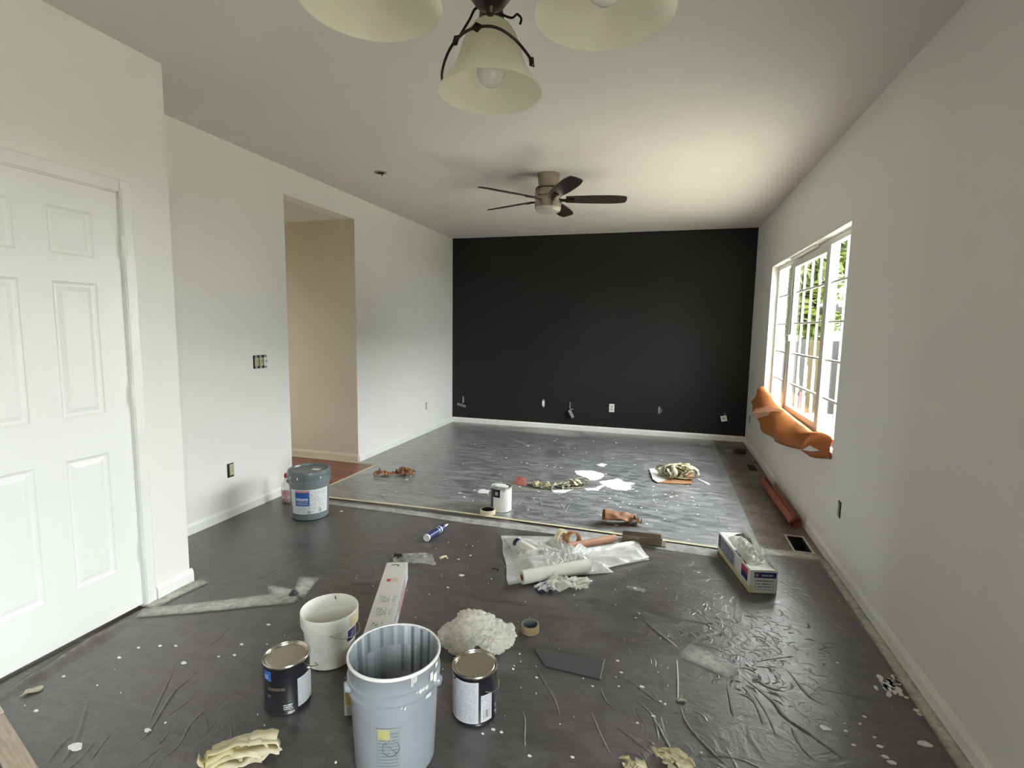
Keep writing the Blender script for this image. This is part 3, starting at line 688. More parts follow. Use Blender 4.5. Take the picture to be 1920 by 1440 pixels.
spill([(1034,921),(1062,919),(1076,917),(1062,924),(1040,925)], 'white paint streak under the wadded tape strips', M['whitepaint'])
spill([(895,922),(905,918),(918,921),(914,926),(904,926)], 'white paint dab on sheet beside the white gallon can', M['whitepaint'])
spill([(1305,898),(1310,899),(1332,909),(1328,910)], 'short white paint line beside the cardboard square', M['whitepaint'], jitter=.003)
def smear(px, label):
    a, b, c, d = [fl(*q)+Vector((0,0,.0075)) for q in px]
    mb = MB(); n = 8; 
    for i in range(n):
        for j in range(4):
            def B(u, v): return a.lerp(b, u).lerp(d.lerp(c, u), v)
            u0,u1,v0,v1 = i/n,(i+1)/n,j/4,(j+1)/4
            mb.add([B(u0,v0),B(u1,v0),B(u1,v1),B(u0,v1)], [(0,1,2,3)], 0, [((u0,v0),(u1,v0),(u1,v1),(u0,v1))])
    return tag(mb.build('paint_smear', M['smear'], smooth=0), label, 'paint')
smear([(1268,1232),(1295,1208),(1392,1254),(1372,1278)], 'pale oval paint smear dried on the wrinkled sheet')
smear([(1000,799),(1100,812),(1080,822),(930,806)], 'pale scuffed paint smear on the floor below the charcoal wall')
smear([(505,1120),(500,1098),(560,1108),(560,1130)], 'chalky scuff beside the long tape strip near the white bucket')
smear([(548,1118),(560,1083),(600,1085),(570,1125)], 'whitish scuff with curved edge behind the white bucket')
sm = MB(); 
mbx = [fl(*q)+Vector((0,0,.007)) for q in ((1269,1240),(1271,1275),(1271,1312))]
sm.tube(smooth_path([tuple(p) for p in mbx]), [.003]*15, 6, flat=.6); tag(sm.build('paint_drip', M['whitepaint']), 'thin raised line of dried white paint on sheet', 'paint')

# tape lines
def strip(name, px, half, m, label, cat, z=.006, world=None, th=.0012, group=None):
    P = smooth_path([tuple(fl(*q)) for q in px] if world is None else world, 6); mb = MB(); n = len(P); b = []
    for i, p in enumerate(P):
        t = (P[min(i+1,n-1)]-P[max(i-1,0)]).normalized(); s = Vector((-t.y,t.x,0))
        h = half if not callable(half) else half(i/(n-1))
        b += [p-s*h+Vector((0,0,z)), p+s*h+Vector((0,0,z)), p+s*h+Vector((0,0,z+th)), p-s*h+Vector((0,0,z+th))]
    fs = []
    for i in range(n-1):
        for k in range(4): j = (k+1) % 4; fs.append((4*i+k, 4*i+j, 4*i+4+j, 4*i+4+k))
    if m is M['smear2']:
        for i in range(n-1):
            for k in range(4):
                c0, c1 = b[4*i+3].lerp(b[4*i+2], k/4), b[4*i+3].lerp(b[4*i+2], (k+1)/4); e0, e1 = b[4*i+7].lerp(b[4*i+6], k/4), b[4*i+7].lerp(b[4*i+6], (k+1)/4)
                u0, u1 = i/(n-1)*.8+.1, (i+1)/(n-1)*.8+.1
                mb.add([c0,c1,e1,e0], [(0,1,2,3)], 0, [((u0,k/4),(u0,k/4+.25),(u1,k/4+.25),(u1,k/4))])
        return tag(mb.build(name, m, smooth=0), label, cat, group)
    fs += [(0,1,2,3), (4*n-1,4*n-2,4*n-3,4*n-4)]
    o = mb.add(b, fs).build(name, m, smooth=30)
    return tag(o, label, cat, group)
strip('masking_tape_strip', [(612,934),(760,950),(900,968),(1120,998),(1345,1029)], .013, M['tape'], 'long cream masking tape line joining the two plastic sheets', 'tape', z=.0095)
strip('film_strip', [(612,944),(760,962),(900,981),(1120,1008),(1345,1040)], lambda t: .03+.035*t, M['film'], 'milky plastic film strip running along the long tape line', 'plastic film', z=.0075)
strip('masking_tape_strip', None, .014, M['tape'], 'masking tape edging the red planks by the hall opening', 'tape', z=.0045, world=[(-2.845,3.64,0),(-2.835,4.1,0),(-2.82,4.62,0)])
strip('masking_tape_strip', None, .012, M['tape'], 'masking tape along the hall baseboard on red planks', 'tape', z=.0015, world=[(-4.2,4.655,0),(-3.4,4.652,0),(-2.84,4.648,0)])
strip('wide_tape_strip', [(262,1152),(330,1146),(400,1139),(480,1130),(556,1122)], lambda t: .045+.02*t, M['smear2'], 'wide pale tape strip running out from the white door casing', 'tape', z=.008)
strip('wide_tape_strip', None, .045, M['smear2'], 'pale tape strip on the floor under the short closet baseboard', 'tape', z=.0075, world=[(XB+.045,1.86,0),(XB+.05,2.0,0),(XB+.075,2.16,0)])
strip('floor_edge_strip', None, .03, M['smear2'], 'dirty cream tape edge along the base of the window wall', 'tape', z=.008, world=[(XR-.04,-.5,0),(XR-.04,1.5,0),(XR-.04,3.0,0),(XR-.038,3.58,0)])
strip('wide_tape_strip', None, .06, M['smear2'], 'pale tape strip between the glove box and the open duct hole', 'tape', z=.004, world=[(.62,3.60,0),(.8,3.61,0),(1.03,3.615,0)])
rk = MB(); p = fl(551,1118); rk.lathe([(0,.03),(.012,.028),(.02,.012),(.022,0)], 9)
for i, v in enumerate(rk.v): rk.v[i] = (v[0]*(1+.3*math.sin(i*3)), v[1]*(1+.3*math.cos(i*5)), v[2])
o = rk.build('dirt_clump', M['mesh'], smooth=0); o.location = (p.x, p.y, .004); tag(o, 'small grey plaster clump at the end of the wide tape strip', 'debris')

# ================================================================== LIGHT FITTINGS
rimz = 1.895
S3 = [fl(920,175,rimz), fl(695,6,rimz), fl(1134,26,rimz)]
hub = (S3[0]+S3[1]+S3[2])/3
ch = thing('chandelier', 'bronze chandelier with three frosted cream bell glass shades and vine wires', 'chandelier', (hub.x, hub.y, H))
def cz(z): return z-H
MB().lathe([(0,0),(.065,0),(.06,-.02),(.02,-.035),(.0,-.035)], 32).build('ceiling_canopy', M['bronze'], ch)
MB().tube([(0,0,-.03),(0,0,cz(2.05))], .009, 12).build('stem', M['bronze'], ch)
MB().lathe([(0,cz(1.935)),(.006,cz(1.937)),(.009,cz(1.945)),(.022,cz(1.950)),(.034,cz(1.965)),(.036,cz(1.985)),(.028,cz(2.01)),(.014,cz(2.03)),(.018,cz(2.045)),(.03,cz(2.06)),(.02,cz(2.08)),(.009,cz(2.10))], 32).build('hub', M['bronze'], ch)
sh_prof = [(.019,.128),(.026,.127),(.036,.120),(.047,.105),(.055,.085),(.061,.065),(.069,.045),(.082,.025),(.094,.010),(.1,.0),(.098,.0004)]
for k, P in enumerate(S3):
    d = Vector((P.x-hub.x, P.y-hub.y, 0)); R_ = d.length; e = d.normalized(); lp = Vector((P.x-hub.x, P.y-hub.y, cz(rimz)))
    arm = smooth_path([e*.012+Vector((0,0,cz(2.0))), e*(R_*.35)+Vector((0,0,cz(1.985))), e*(R_*.75)+Vector((0,0,cz(2.05))), e*(R_*.98)+Vector((0,0,cz(2.10))), e*R_+Vector((0,0,cz(2.055)))], 6)
    a = MB().tube(arm, .0065, 10).build('arm', M['bronze'], ch)
    MB().lathe([(0,.165),(.010,.163),(.014,.152),(.022,.148),(.024,.135),(.026,.126),(.020,.122),(0,.122)], 24, M=Matrix.Translation(lp)).build('socket_cup', M['bronze'], ch)
    MB().lathe(sh_prof, 56, M=Matrix.Translation(lp)).build('lamp_shade', M['shade'], ch, smooth=60)
    b = MB().lathe([(0,.012),(.012,.0145),(.022,.023),(.0275,.037),(.0265,.052),(.02,.068),(.013,.084),(.012,.118),(0,.12)], 32, M=Matrix.Translation(lp)).build('light_bulb', M['bulb'], ch)
    # vine wire wound round the shade with leaves
    f0 = math.atan2(-P.y, -P.x)
    ctrl = [(-2.1,.020,.098),(-1.75,.036,.097),(-1.3,.066,.080),(-.75,.086,.064),(0,.088,.060),(.6,.076,.065),(1.15,.060,.073),(1.4,.052,.079)]
    pts = smooth_path([tuple(lp+Vector((r__*math.cos(f0+a__), r__*math.sin(f0+a__), z__))) for a__, z__, r__ in ctrl], 5)
    vin = MB().tube(pts, .0026, 8).build('vine_wire', M['bronze'], ch)
    mb = MB(); q__ = lambda a__, z__, r__: tuple(lp+Vector((r__*math.cos(f0+a__), r__*math.sin(f0+a__), z__)))
    mb.tube(smooth_path([tuple(lp+Vector((0,0,.152))), q__(-.9,.140,.035), q__(-.9,.112,.052), tuple(pts[13])], 6), .0024, 8); mb.build('vine_stem', M['bronze'], ch); mb = MB()
    mb.tube(smooth_path([q__(.9,.138,.018), q__(1.0,.124,.044), q__(1.15,.132,.052), q__(1.3,.128,.058), q__(1.28,.118,.056)], 6), .0022, 8); mb.build('vine_curl', M['bronze'], ch)
    for idx in (12, 17, 34):
        q = pts[idx]; t = (pts[min(idx+1,35)]-pts[max(idx-1,0)]).normalized(); s = t.cross(Vector((0,0,1)))
        mb = MB(); mb.add([q-t*.012, q+s*.004+Vector((0,0,.007)), q+t*.014, q-s*.004-Vector((0,0,.007))], [(0,1,2,3)]); mb.build('vine_leaf', M['bronze'], ch, solid=.0015)

fx, fy = -1.0, 4.42
fan = thing('ceiling_fan', 'brushed nickel hugger ceiling fan with five dark walnut blades', 'ceiling fan', (fx, fy, H))
MB().lathe([(0,0),(.096,0),(.095,-.006),(.086,-.075),(.083,-.10),(.0,-.10)], 48).build('canopy', M['nickel'], fan)
MB().lathe([(.06,-.10),(.098,-.104),(.108,-.118),(.113,-.15),(.113,-.182),(.108,-.187),(.108,-.193),(.113,-.198),(.114,-.232),(.112,-.276),(0,-.276)], 56).build('motor_housing', M['nickel'], fan)
MB().lathe([(.110,-.276),(.108,-.292),(.098,-.306),(.06,-.314),(0,-.317)], 48).build('light_diffuser', M['frost'], fan)
MB().lathe([(.1095,-.118),(.111,-.120),(.111,-.126),(.1095,-.128)], 56).build('trim_ring', M['bronze'], fan)
for k in range(5):
    a = math.radians(13+72*k); Mx = Matrix.Rotation(a, 4, 'Z') @ Matrix.Translation((0,0,-.205)) @ Matrix.Rotation(math.radians(-13), 4, 'X')
    out = []
    for i in range(11): t = i/10; out.append((.15+.50*t-.0, .052+.016*math.sin(t*PI*.75)-.012*max(0,t-.85)/.15))
    vs = [(x, y) for x, y in out]+[(.66,.03),(.663,0),(.66,-.03)]+[(x,-y) for x, y in reversed(out)]
    n = len(vs); mb = MB(); mb.add([Mx @ Vector((x,y,.004)) for x,y in vs]+[Mx @ Vector((x,y,-.004)) for x,y in vs], [tuple(range(n)), tuple(range(2*n-1,n-1,-1))]+[(i,n+i,n+(i+1)%n,(i+1)%n) for i in range(n)])
    bl = mb.build('blade', M['blade'], fan, smooth=30)
    mb = MB(); mb.box(.10,.22,-.022,.022,-.011,-.005, M=Mx); mb.build('blade_iron', M['bronze'], bl, smooth=0)

pc = fl(714,323,H)
jb = thing('ceiling_junction_box', 'small bare junction box ring on the ceiling beside the fan', 'junction box', (pc.x, pc.y, H))
MB().lathe([(.032,-.001),(.052,-.001),(.053,-.006),(.046,-.008),(.034,-.006)], 28).build('ring', M['bone'], jb)
MB().lathe([(0,-.002),(.034,-.002)], 24).build('cavity', M['hole'], jb)  # black disc paints the shade inside the ring
MB().tube([(.01,0,-.002),(.014,.004,-.02),(.008,.0,-.03)], .004, 6).build('wire', M['bronze'], jb)

# ================================================================== WALL DEVICES
def frame_far(px, py):   # local frame on the charcoal wall: x right, z up, -y into room
    p = ony(px, py, D); return (p.x, D, p.z)
def outlet(loc, rz, label, kind, group=None):
    t = thing('outlet', label, 'outlet', loc, rz)
    # local: wall plane y=0, room side is -y
    if kind == 'plate':
        MB().box(-.036,.036,-.006,0,-.058,.058).build('cover_plate', M['devwhite'], t, smooth=30, bevel=.003)
        for z in (-.02,.02): MB().box(-.017,.017,-.008,-.005,z-.014,z+.014).build('receptacle', M['bone'], t, smooth=30, bevel=.004)
        return t
    box('box_opening', -.03,.03,-.002,.0,-.05,.05, M['hole'], t)  # flat black plate painted as the shade of the open box
    if kind == 'bare':
        MB().box(-.018,.018,-.016,-.001,-.036,.036).build('receptacle', M['devwhite'], t, smooth=30, bevel=.003)
        MB().box(-.014,.014,-.005,-.001,-.056,.056).build('mounting_strap', M['grime'], t, smooth=0)
    elif kind == 'flag':
        MB().box(-.028,-.012,-.010,-.001,-.05,.05).build('mounting_strap', M['grime'], t, smooth=0)
        Mx = Matrix.Translation((-.035,-.035,-.085)) @ Matrix.Rotation(math.radians(12),4,'Y') @ Matrix.Rotation(math.radians(40),4,'X')
        MB().box(-.07,.07,-.004,.004,-.028,.028, M=Mx).build('hanging_plate', M['grime'], t, smooth=30, bevel=.003)
        MB().tube(smooth_path([(0,-.004,-.02),(-.01,-.03,-.04),(-.035,-.035,-.08)]), .003, 6).build('wire', M['grime'], t)
    elif kind == 'dangle':
        MB().tube(smooth_path([(-.022,-.006,.05),(-.024,-.01,-.03),(-.005,-.012,-.055),(.028,-.008,-.052)]), .005, 6).build('bracket', M['grime'], t)
        MB().box(-.014,.014,-.008,-.002,-.03,.03).build('cable_end', M['black'], t, smooth=0)
        Mx = Matrix.Translation((.004,-.045,-.115)) @ Matrix.Rotation(math.radians(-28),4,'Y')
        MB().box(-.014,.014,-.035,.035,-.06,.06, M=Mx).build('hanging_plate', M['grime'], t, smooth=30, bevel=.003)
    elif kind == 'open':
        MB().box(-.026,-.006,-.010,-.001,-.045,.045).build('mounting_strap', M['grime'], t, smooth=0)
        MB().tube(smooth_path([(0,-.004,.02),(.015,-.02,0),(.005,-.012,-.03)]), .005, 6).build('wire', M['grime'], t)
    elif kind == 'jack':
        Mx = Matrix.Translation((-.012,-.03,-.055)) @ Matrix.Rotation(math.radians(-14),4,'Y')
        MB().box(-.038,.038,-.005,.005,-.042,.036, M=Mx).build('hanging_plate', M['devwhite'], t, smooth=30, bevel=.004)
        MB().box(-.014,.014,-.012,-.004,-.016,.012, M=Mx).build('jack', M['bone'], t, smooth=0)
        MB().tube([(.0,-.004,.02),(-.004,-.02,-.01),(-.01,-.03,-.02)], .004, 6).build('wire', M['grime'], t)
    return t
outlet(frame_far(871,749), 0, 'opened outlet box with slanted metal plate below, where charcoal wall meets left wall', 'flag')
outlet(frame_far(1019,756), 0, 'bare cream receptacle without a plate on the charcoal wall', 'bare')
outlet(frame_far(1072,760), 0, 'opened outlet box with a plate dangling diagonally on its wire, charcoal wall', 'dangle')
outlet(frame_far(1147,765), 0, 'white outlet with cover plate on the charcoal wall', 'plate')
outlet(frame_far(1238,769), 0, 'small open outlet box with a bent strap and no plate, charcoal wall', 'open')
outlet(frame_far(1359,776), 0, 'white phone jack plate hanging from its box beside the window wall corner', 'jack')
p = onx(432,881,XL); t = thing('outlet', 'uncovered yellowed receptacle low on the left wall behind the grey pail', 'outlet', (XL, p.y, p.z), PI/2)
box('box_opening', -.03,.03,-.002,0,-.055,.05, M['hole'], t); MB().box(-.014,.022,-.014,-.001,-.04,.045).build('receptacle', M['bone'], t, smooth=30, bevel=.003)
p = onx(800,761,XL); t = thing('outlet', 'tiny grey uncovered receptacle on the left wall near the charcoal wall', 'outlet', (XL, p.y, p.z), PI/2)
box('box_opening', -.028,.028,-.002,0,-.045,.045, M['hole'], t); MB().box(-.02,.02,-.012,-.001,-.04,.04).build('receptacle', M['devwhite'], t, smooth=30, bevel=.003)
p = onx(1574,955,XR); t = thing('outlet', 'uncovered outlet box slot low on the window wall', 'outlet', (XR, p.y, p.z), -PI/2)
box('box_opening', -.027,.027,-.002,0,-.05,.05, M['hole'], t); MB().box(-.014,.014,-.008,-.001,-.045,.045).build('receptacle', M['grime'], t, smooth=30, bevel=.003)
p = onx(1406,786,XR); t = thing('outlet', 'small dark outlet slot on the window wall beside the far corner', 'outlet', (XR, p.y, p.z), -PI/2)
box('box_opening', -.025,.025,-.002,0,-.045,.045, M['hole'], t); MB().box(-.014,.014,-.006,-.001,-.04,.04).build('receptacle', M['grime'], t, smooth=30, bevel=.003)
p = onx(489,678,XL)
t = thing('light_switch', 'three-gang light switch without its cover plate beside the hall opening', 'light switch', (XL, p.y, p.z), PI/2)
box('box_opening', -.08,.062,-.002,0,-.052,.052, M['hole'], t)
for k, x in enumerate((-.052, -.006, .042)):
    MB().box(x-.017,x+.017,-.012,-.001,-.034,.034).build('toggle_body', M['bone'] if k < 2 else M['devwhite'], t, smooth=30, bevel=.002)
    MB().box(x-.010,x+.010,-.006,-.001,-.053,.053).build('mounting_strap', M['grime'], t, smooth=0)
    MB().box(x-.005,x+.005,-.022,-.011,-.004,.012).build('toggle', M['bone'], t, smooth=30, bevel=.002)

# ================================================================== BUCKETS AND CANS
def cyl_patch(name, r0, r1, z0, z1, a0, a1, m, parent, eps=.0008, n=14):
    mb = MB(); n = max(3, n)
    for i in range(n):
        t0, t1 = i/n, (i+1)/n; A, B = a0+(a1-a0)*t0, a0+(a1-a0)*t1
        def q(a, z, r): return ((r+eps)*math.cos(a), (r+eps)*math.sin(a), z)
        mb.add([q(A,z0,r0), q(B,z0,r0), q(B,z1,r1), q(A,z1,r1)], [(0,1,2,3)], 0, [((t0,0),(t1,0),(t1,1),(t0,1))])
    return mb.build(name, m, parent, smooth=180)
def face_cam(loc): return math.atan2(-loc[1], -loc[0])
def bail(R0, z, drop, a0, out=1.06, r=.0022):
    pts = []
    for i in range(21):
        t = i/20; a = PI*t; c = Vector((R0*math.cos(a)*1.0, -R0*math.sin(a)*out, z-drop*math.sin(a)))
        pts.append(Matrix.Rotation(a0, 3, 'Z') @ c)
    return pts

# big open grey bucket in the foreground
BL = (-.813, 1.433)
bk = thing('paint_bucket', 'large open grey plastic bucket with white paint streaks inside and on its rim', 'bucket', (BL[0], BL[1], .0055))
prof = [(0,0),(.126,0),(.131,.004),(.142,.245),(.1425,.262),(.150,.266),(.1505,.276),(.1445,.280),(.145,.300),(.1515,.304),(.152,.312),(.1465,.316),(.148,.362),(.1515,.366),(.1515,.372),(.1465,.373),(.1425,.369),(.1405,.30),(.137,.2),(.129,.012),(0,.010)]
mis = [0]*len(prof); 
for k in range(15, 20): mis[k] = 1
mb = MB().lathe(prof, 72, mis=mis)
# uv for the inside streaks: angle along u, height along v
o = mb.build('bucket_body', [M['greyplas'], M['streak']], bk, smooth=40)
mb = MB().lathe([(.1445,.3705),(.1465,.3745),(.150,.3745),(.1525,.371),(.1525,.366)], 72)
mb.build('paint_on_rim', M['whitepaint'], bk)
fa = face_cam(BL)
mb = MB(); rnd = random.Random(4)
for (da, z0, z1, wd) in ((.35,.335,.366,.004),(.42,.345,.366,.005),(.52,.300,.312,.012),(.62,.302,.314,.016),(.75,.27,.282,.01),(.85,.31,.345,.006),(.98,.30,.33,.008),(1.05,.34,.362,.006),(.2,.27,.276,.014)):
    cc = fa+da; r = .153
    for s in range(3):
        a = cc+(s-1)*wd/r*.8; zz0 = z0+rnd.uniform(0,.01)
        mb.tube([(r*math.cos(a), r*math.sin(a), zz0), (r*math.cos(a), r*math.sin(a), z1)], wd*.45, 6, flat=.5)
mb.build('paint_drips', M['whitepaint'], bk)
for s in (-1, 1):
    a = fa+s*1.25-.1
    mb = MB(); Mx = Matrix.Rotation(a,4,'Z') @ Matrix.Translation((.150,0,.288)) @ Matrix.Rotation(PI/2,4,'Y')
    mb.lathe([(0,.012),(.014,.012),(.018,.004),(.020,-.006)], 20, M=Mx); mb.build('handle_ear', M['greyplas'], bk)
mb = MB().tube([Vector((p.x,p.y,p.z)) for p in bail(.160,.288,.13, fa-PI-.0+PI/2+1.25-.1-PI/2+.35, 1.0)], .0022, 8); mb.build('wire_handle', M['wire'], bk)
M['bktlabel'] = print_mat('bucket_warning_text', (.29,.315,.335), (.19,.21,.225), rows=15, cols=14, thr=.40, fill=.55)
def mix_alpha_label(a0, a1, z0, z1, m, nm): 
    r0 = .131+(z0-.004)/.241*.011; r1 = .131+(z1-.004)/.241*.011
    return cyl_patch(nm, r0, r1, z0, z1, a0, a1, m, bk)
LA0, LA1 = fa-.42, fa+.10
mix_alpha_label(LA0, LA1, .035, .205, M['bktlabel'], 'warning_label')
mb = MB()
for (a0, a1, z0, z1) in ((LA0,LA1,.2035,.205),(LA0,LA1,.035,.0365),(LA0,LA0+.008,.035,.205),(LA1-.008,LA1,.035,.205)):
    r0 = .1312+(z0-.004)/.241*.011
    for i in range(8):
        A = a0+(a1-a0)*i/8; B = a0+(a1-a0)*(i+1)/8
        mb.add([((r0+.0013)*math.cos(A),(r0+.0013)*math.sin(A),z0),((r0+.0013)*math.cos(B),(r0+.0013)*math.sin(B),z0),((r0+.0013+(z1-z0)*.045)*math.cos(B),(r0+.0013+(z1-z0)*.045)*math.sin(B),z1),((r0+.0013+(z1-z0)*.045)*math.cos(A),(r0+.0013+(z1-z0)*.045)*math.sin(A),z1)], [(0,1,2,3)])
mb.build('label_border', M['greybody'], bk)
mix_alpha_label(LA0+.03, LA0+.30, .165, .200, pm('yellow_hazard_print', (.50,.47,.14), (.40,.41,.24), rough=.4, scale=30), 'hazard_print').data
def ring_on(ac, zc, rad, wd, m, slash=True, nm='prohibition_sign'):
    mb = MB(); r = .1312+(zc-.004)/.241*.011+.0016; pts = []
    for i in range(33):
        a = 2*PI*i/32; da = rad*math.cos(a)/r; z = zc+rad*math.sin(a); pts.append((r*math.cos(ac+da), r*math.sin(ac+da), z))
    mb.tube(pts[:-1], wd, 6, closed=True, flat=.4)
    if slash:
        q = []
        for i in range(7):
            s = -1+2*i/6; da = rad*.72*s/r; z = zc-rad*.72*s; q.append((r*math.cos(ac+da), r*math.sin(ac+da), z))
        mb.tube(q, wd, 6, flat=.4)
    return mb.build(nm, m, bk)
ring_on((LA0+LA1)/2+.06, .135, .026, .0016, M['greylid'])

# closed grey pail with blue label
GL = (-2.53, 3.215)
gp = thing('paint_pail', 'closed grey pail with ribbed lid and blue and white label, by the left wall', 'pail', (GL[0], GL[1], .0055))
MB().lathe([(0,0),(.128,0),(.132,.004),(.142,.25),(.142,.262),(.149,.264),(.149,.272),(.144,.275),(.144,.290),(.150,.292),(.150,.300),(.145,.303),(.145,.345)], 64).build('pail_body', M['greybody'], gp, smooth=40)
MB().lathe([(.146,.312),(.156,.314),(.157,.330),(.152,.334),(.153,.350),(.150,.362),(.143,.366),(.138,.364),(.134,.352),(.128,.350),(0,.352)], 64).build('lid', M['greylid'], gp, smooth=40)
ga = face_cam(GL)
lr = lambda z: .132+(z-.004)/.246*.010
M['pailwhite'] = print_mat('pail_label_text', (.72,.73,.73), (.40,.42,.45), rows=15, cols=26, thr=.5, fill=.45)
cyl_patch('label', lr(.05), lr(.235), .05, .235, ga-1.10, ga+1.05, M['pailwhite'], gp)
cyl_patch('blue_panel', lr(.112), lr(.215), .112, .215, ga-.78, ga-.02, M['blue'], gp, .0016)
cyl_patch('red_band', lr(.215), lr(.228), .215, .228, ga-.78, ga-.02, M['pink'], gp, .0016)
M['bluetext'] = print_mat('pail_blue_text', (.05,.12,.36), (.45,.55,.72), rows=4, cols=9, thr=.42, fill=.4, seed=3)
cyl_patch('blue_text', lr(.116), lr(.165), .116, .165, ga-.74, ga-.06, M['bluetext'], gp, .0022)
M['brush'] = pm('pale_swoosh_print', (.42,.52,.70), (.6,.66,.76), rough=.4, scale=30)
cyl_patch('swoosh', lr(.158), lr(.172), .158, .172, ga-.72, ga-.10, M['brush'], gp, .0026)
M['barc'] = barcode_mat('barcode_print')
cyl_patch('barcode', lr(.055), lr(.085), .055, .085, ga+.42, ga+.62, M['barc'], gp, .0016)
cyl_patch('barcode', lr(.052), lr(.075), .052, .075, ga-.16, ga+.02, M['barc'], gp, .0016)
for s in (-1, 1):
    Mx = Matrix.Rotation(ga+s*1.5,4,'Z') @ Matrix.Translation((.148,0,.283)) @ Matrix.Rotation(PI/2,4,'Y')
    MB().lathe([(0,.010),(.012,.010),(.016,.003),(.018,-.006)], 18, M=Mx).build('handle_ear', M['greylid'], gp)
MB().tube(bail(.158,.283,.10, ga-PI/2, 1.0), .0022, 8).build('wire_handle', M['wire'], gp)
for k, da in enumerate((-1.0,-.55,.5)):
    a = ga+da; MB().tube([(.1575*math.cos(a),.1575*math.sin(a),.315),(.1565*math.cos(a),.1565*math.sin(a),.332)], .004, 6).build('paint_drip', M['whitepaint'], gp)
Mx = Matrix.Translation((.045,.02,.352)); MB().box(-.03,.03,-.02,.02,0,.002,M=Mx).build('lid_sticker', M['devwhite'], gp, smooth=0)

# small white bucket
WL = (-1.338, 1.808)
wb = thing('white_bucket', 'small used white plastic bucket with wire handle and blue sticker', 'bucket', (WL[0], WL[1], .0055))
MB().lathe([(0,0),(.097,0),(.101,.003),(.107,.150),(.112,.153),(.112,.158),(.1085,.161),(.1125,.163),(.1185,.168),(.1195,.182),(.120,.208),(.1205,.222),(.1185,.225),(.1155,.222),(.112,.19),(.106,.12),(.099,.010),(0,.008)], 64).build('bucket_body', M['whitedirty'], wb, smooth=40)
wa = face_cam(WL)
cyl_patch('blue_sticker', .1055, .1078, .10, .150, wa+.72, wa+1.25, M['navy'], wb, .001); cyl_patch('sticker_text', .1062, .1075, .112, .142, wa+.86, wa+1.1, print_mat('sticker_text', (.03,.06,.3), (.6,.3,.35), rows=3, cols=5, thr=.4), wb, .0018)
cyl_patch('yellow_stain', .1196, .1202, .166, .218, wa+.75, wa+1.35, pm('yellow_stain', (.70,.62,.30), (.78,.75,.62), rough=.4, scale=25), wb, .0008)
for a in (wa-.05,): 
    Mx = Matrix.Rotation(a,4,'Z') @ Matrix.Translation((.1175,0,.165)) @ Matrix.Rotation(PI/2,4,'Y')
    MB().lathe([(0,.005),(.006,.005),(.008,.001),(.009,-.004)], 14, M=Mx).build('handle_ear', M['whitedirty'], wb)
pts = []
for i in range(21):
    t = i/20; a = wa-.05+PI*t; pts.append((.124*math.cos(a), .124*math.sin(a), .168-.055*math.sin(PI*t)**.8))
MB().tube(pts, .0018, 8).build('wire_handle', M['wire'], wb)
MB().tube([(.113*math.cos(wa+2.9),.113*math.sin(wa+2.9),.20),(.1135*math.cos(wa+2.92),.1135*math.sin(wa+2.92),.215)], .0025, 6).build('paint_mark', M['mesh'], wb)

# gallon cans
def can(loc, name, label, body_m, lid=True, rz=None):
    t = thing(name, label, 'paint can', (loc[0], loc[1], .0055))
    MB().lathe([(0,0),(.080,0),(.0835,.001),(.0845,.004),(.0825,.007),(.0825,.181),(.0840,.184)], 64).build('can_body', body_m, t, smooth=40)
    if lid:
        MB().lathe([(.0835,.182),(.0855,.185),(.0860,.190),(.0840,.193),(.0805,.1925),(.0785,.188),(.0760,.186),(.0735,.1895),(.0715,.190),(.0700,.1865),(0,.1865)], 64).build('lid', M['steel'], t, smooth=50)
    return t
CL = (-1.328, 1.528); ca = face_cam(CL)
c1 = can(CL, 'paint_can', 'closed black paint can with small blue square and grey panel, steel lid', M['blackcan'])
M['cantext1'] = print_mat('can_grey_text', (.42,.43,.45), (.32,.33,.35), rows=16, cols=20, thr=.5)
cyl_patch('label_panel', .0825,.0825,.018,.130, ca+.42, ca+1.45, M['cantext1'], c1, .0008, 18)
cyl_patch('blue_square', .0825,.0825,.135,.172, ca-1.20, ca-.72, M['blue'], c1)
cyl_patch('blue_square_text', .0825,.0825,.142,.160, ca-1.10, ca-.86, print_mat('blue_sq_text', (.10,.18,.5), (.5,.55,.7), rows=2, cols=3, thr=.4), c1, .0014)
cyl_patch('gold_word', .0825,.0825,.098,.112, ca-.95, ca-.05, print_mat('gold_word', (.014,.014,.018), (.10,.07,.045), rows=1, cols=9, thr=.40, fill=.9), c1)
cyl_patch('emblem', .0825,.0825,.070,.084, ca-.95, ca-.75, print_mat('emblem_print', (.02,.02,.03), (.18,.18,.2), rows=2, cols=3, thr=.4), c1)
cyl_patch('white_words', .0825,.0825,.022,.046, ca-.22, ca+.22, print_mat('white_words', (.014,.014,.018), (.6,.6,.6), rows=3, cols=9, thr=.42, fill=.6), c1)
cyl_patch('bottom_word', .0825,.0825,.008,.014, ca-.05, ca+.28, print_mat('bottom_word', (.014,.014,.018), (.5,.5,.5), rows=1, cols=9, thr=.4, fill=.9), c1)
cyl_patch('edge_stripe', .0825,.0825,.008,.178, ca+1.30, ca+1.6, M['devwhite'], c1, .0012)
Mx = Matrix.Rotation(ca+1.12,4,'Z') @ Matrix.Translation((.083,0,.140)) @ Matrix.Rotation(PI/2,4,'Y')
MB().lathe([(0,.008),(.006,.008),(.009,.003),(.010,-.004)], 14, M=Mx).build('handle_ear', M['steel'], c1)
a = ca+1.12; MB().tube([(.088*math.cos(a),.088*math.sin(a),.142),(.10*math.cos(a+.1),.10*math.sin(a+.1),.138),(.112*math.cos(a+.25),.112*math.sin(a+.25),.130),(.10*math.cos(a+.5),.10*math.sin(a+.5),.126)], .0018, 8).build('wire_handle', M['wire'], c1)

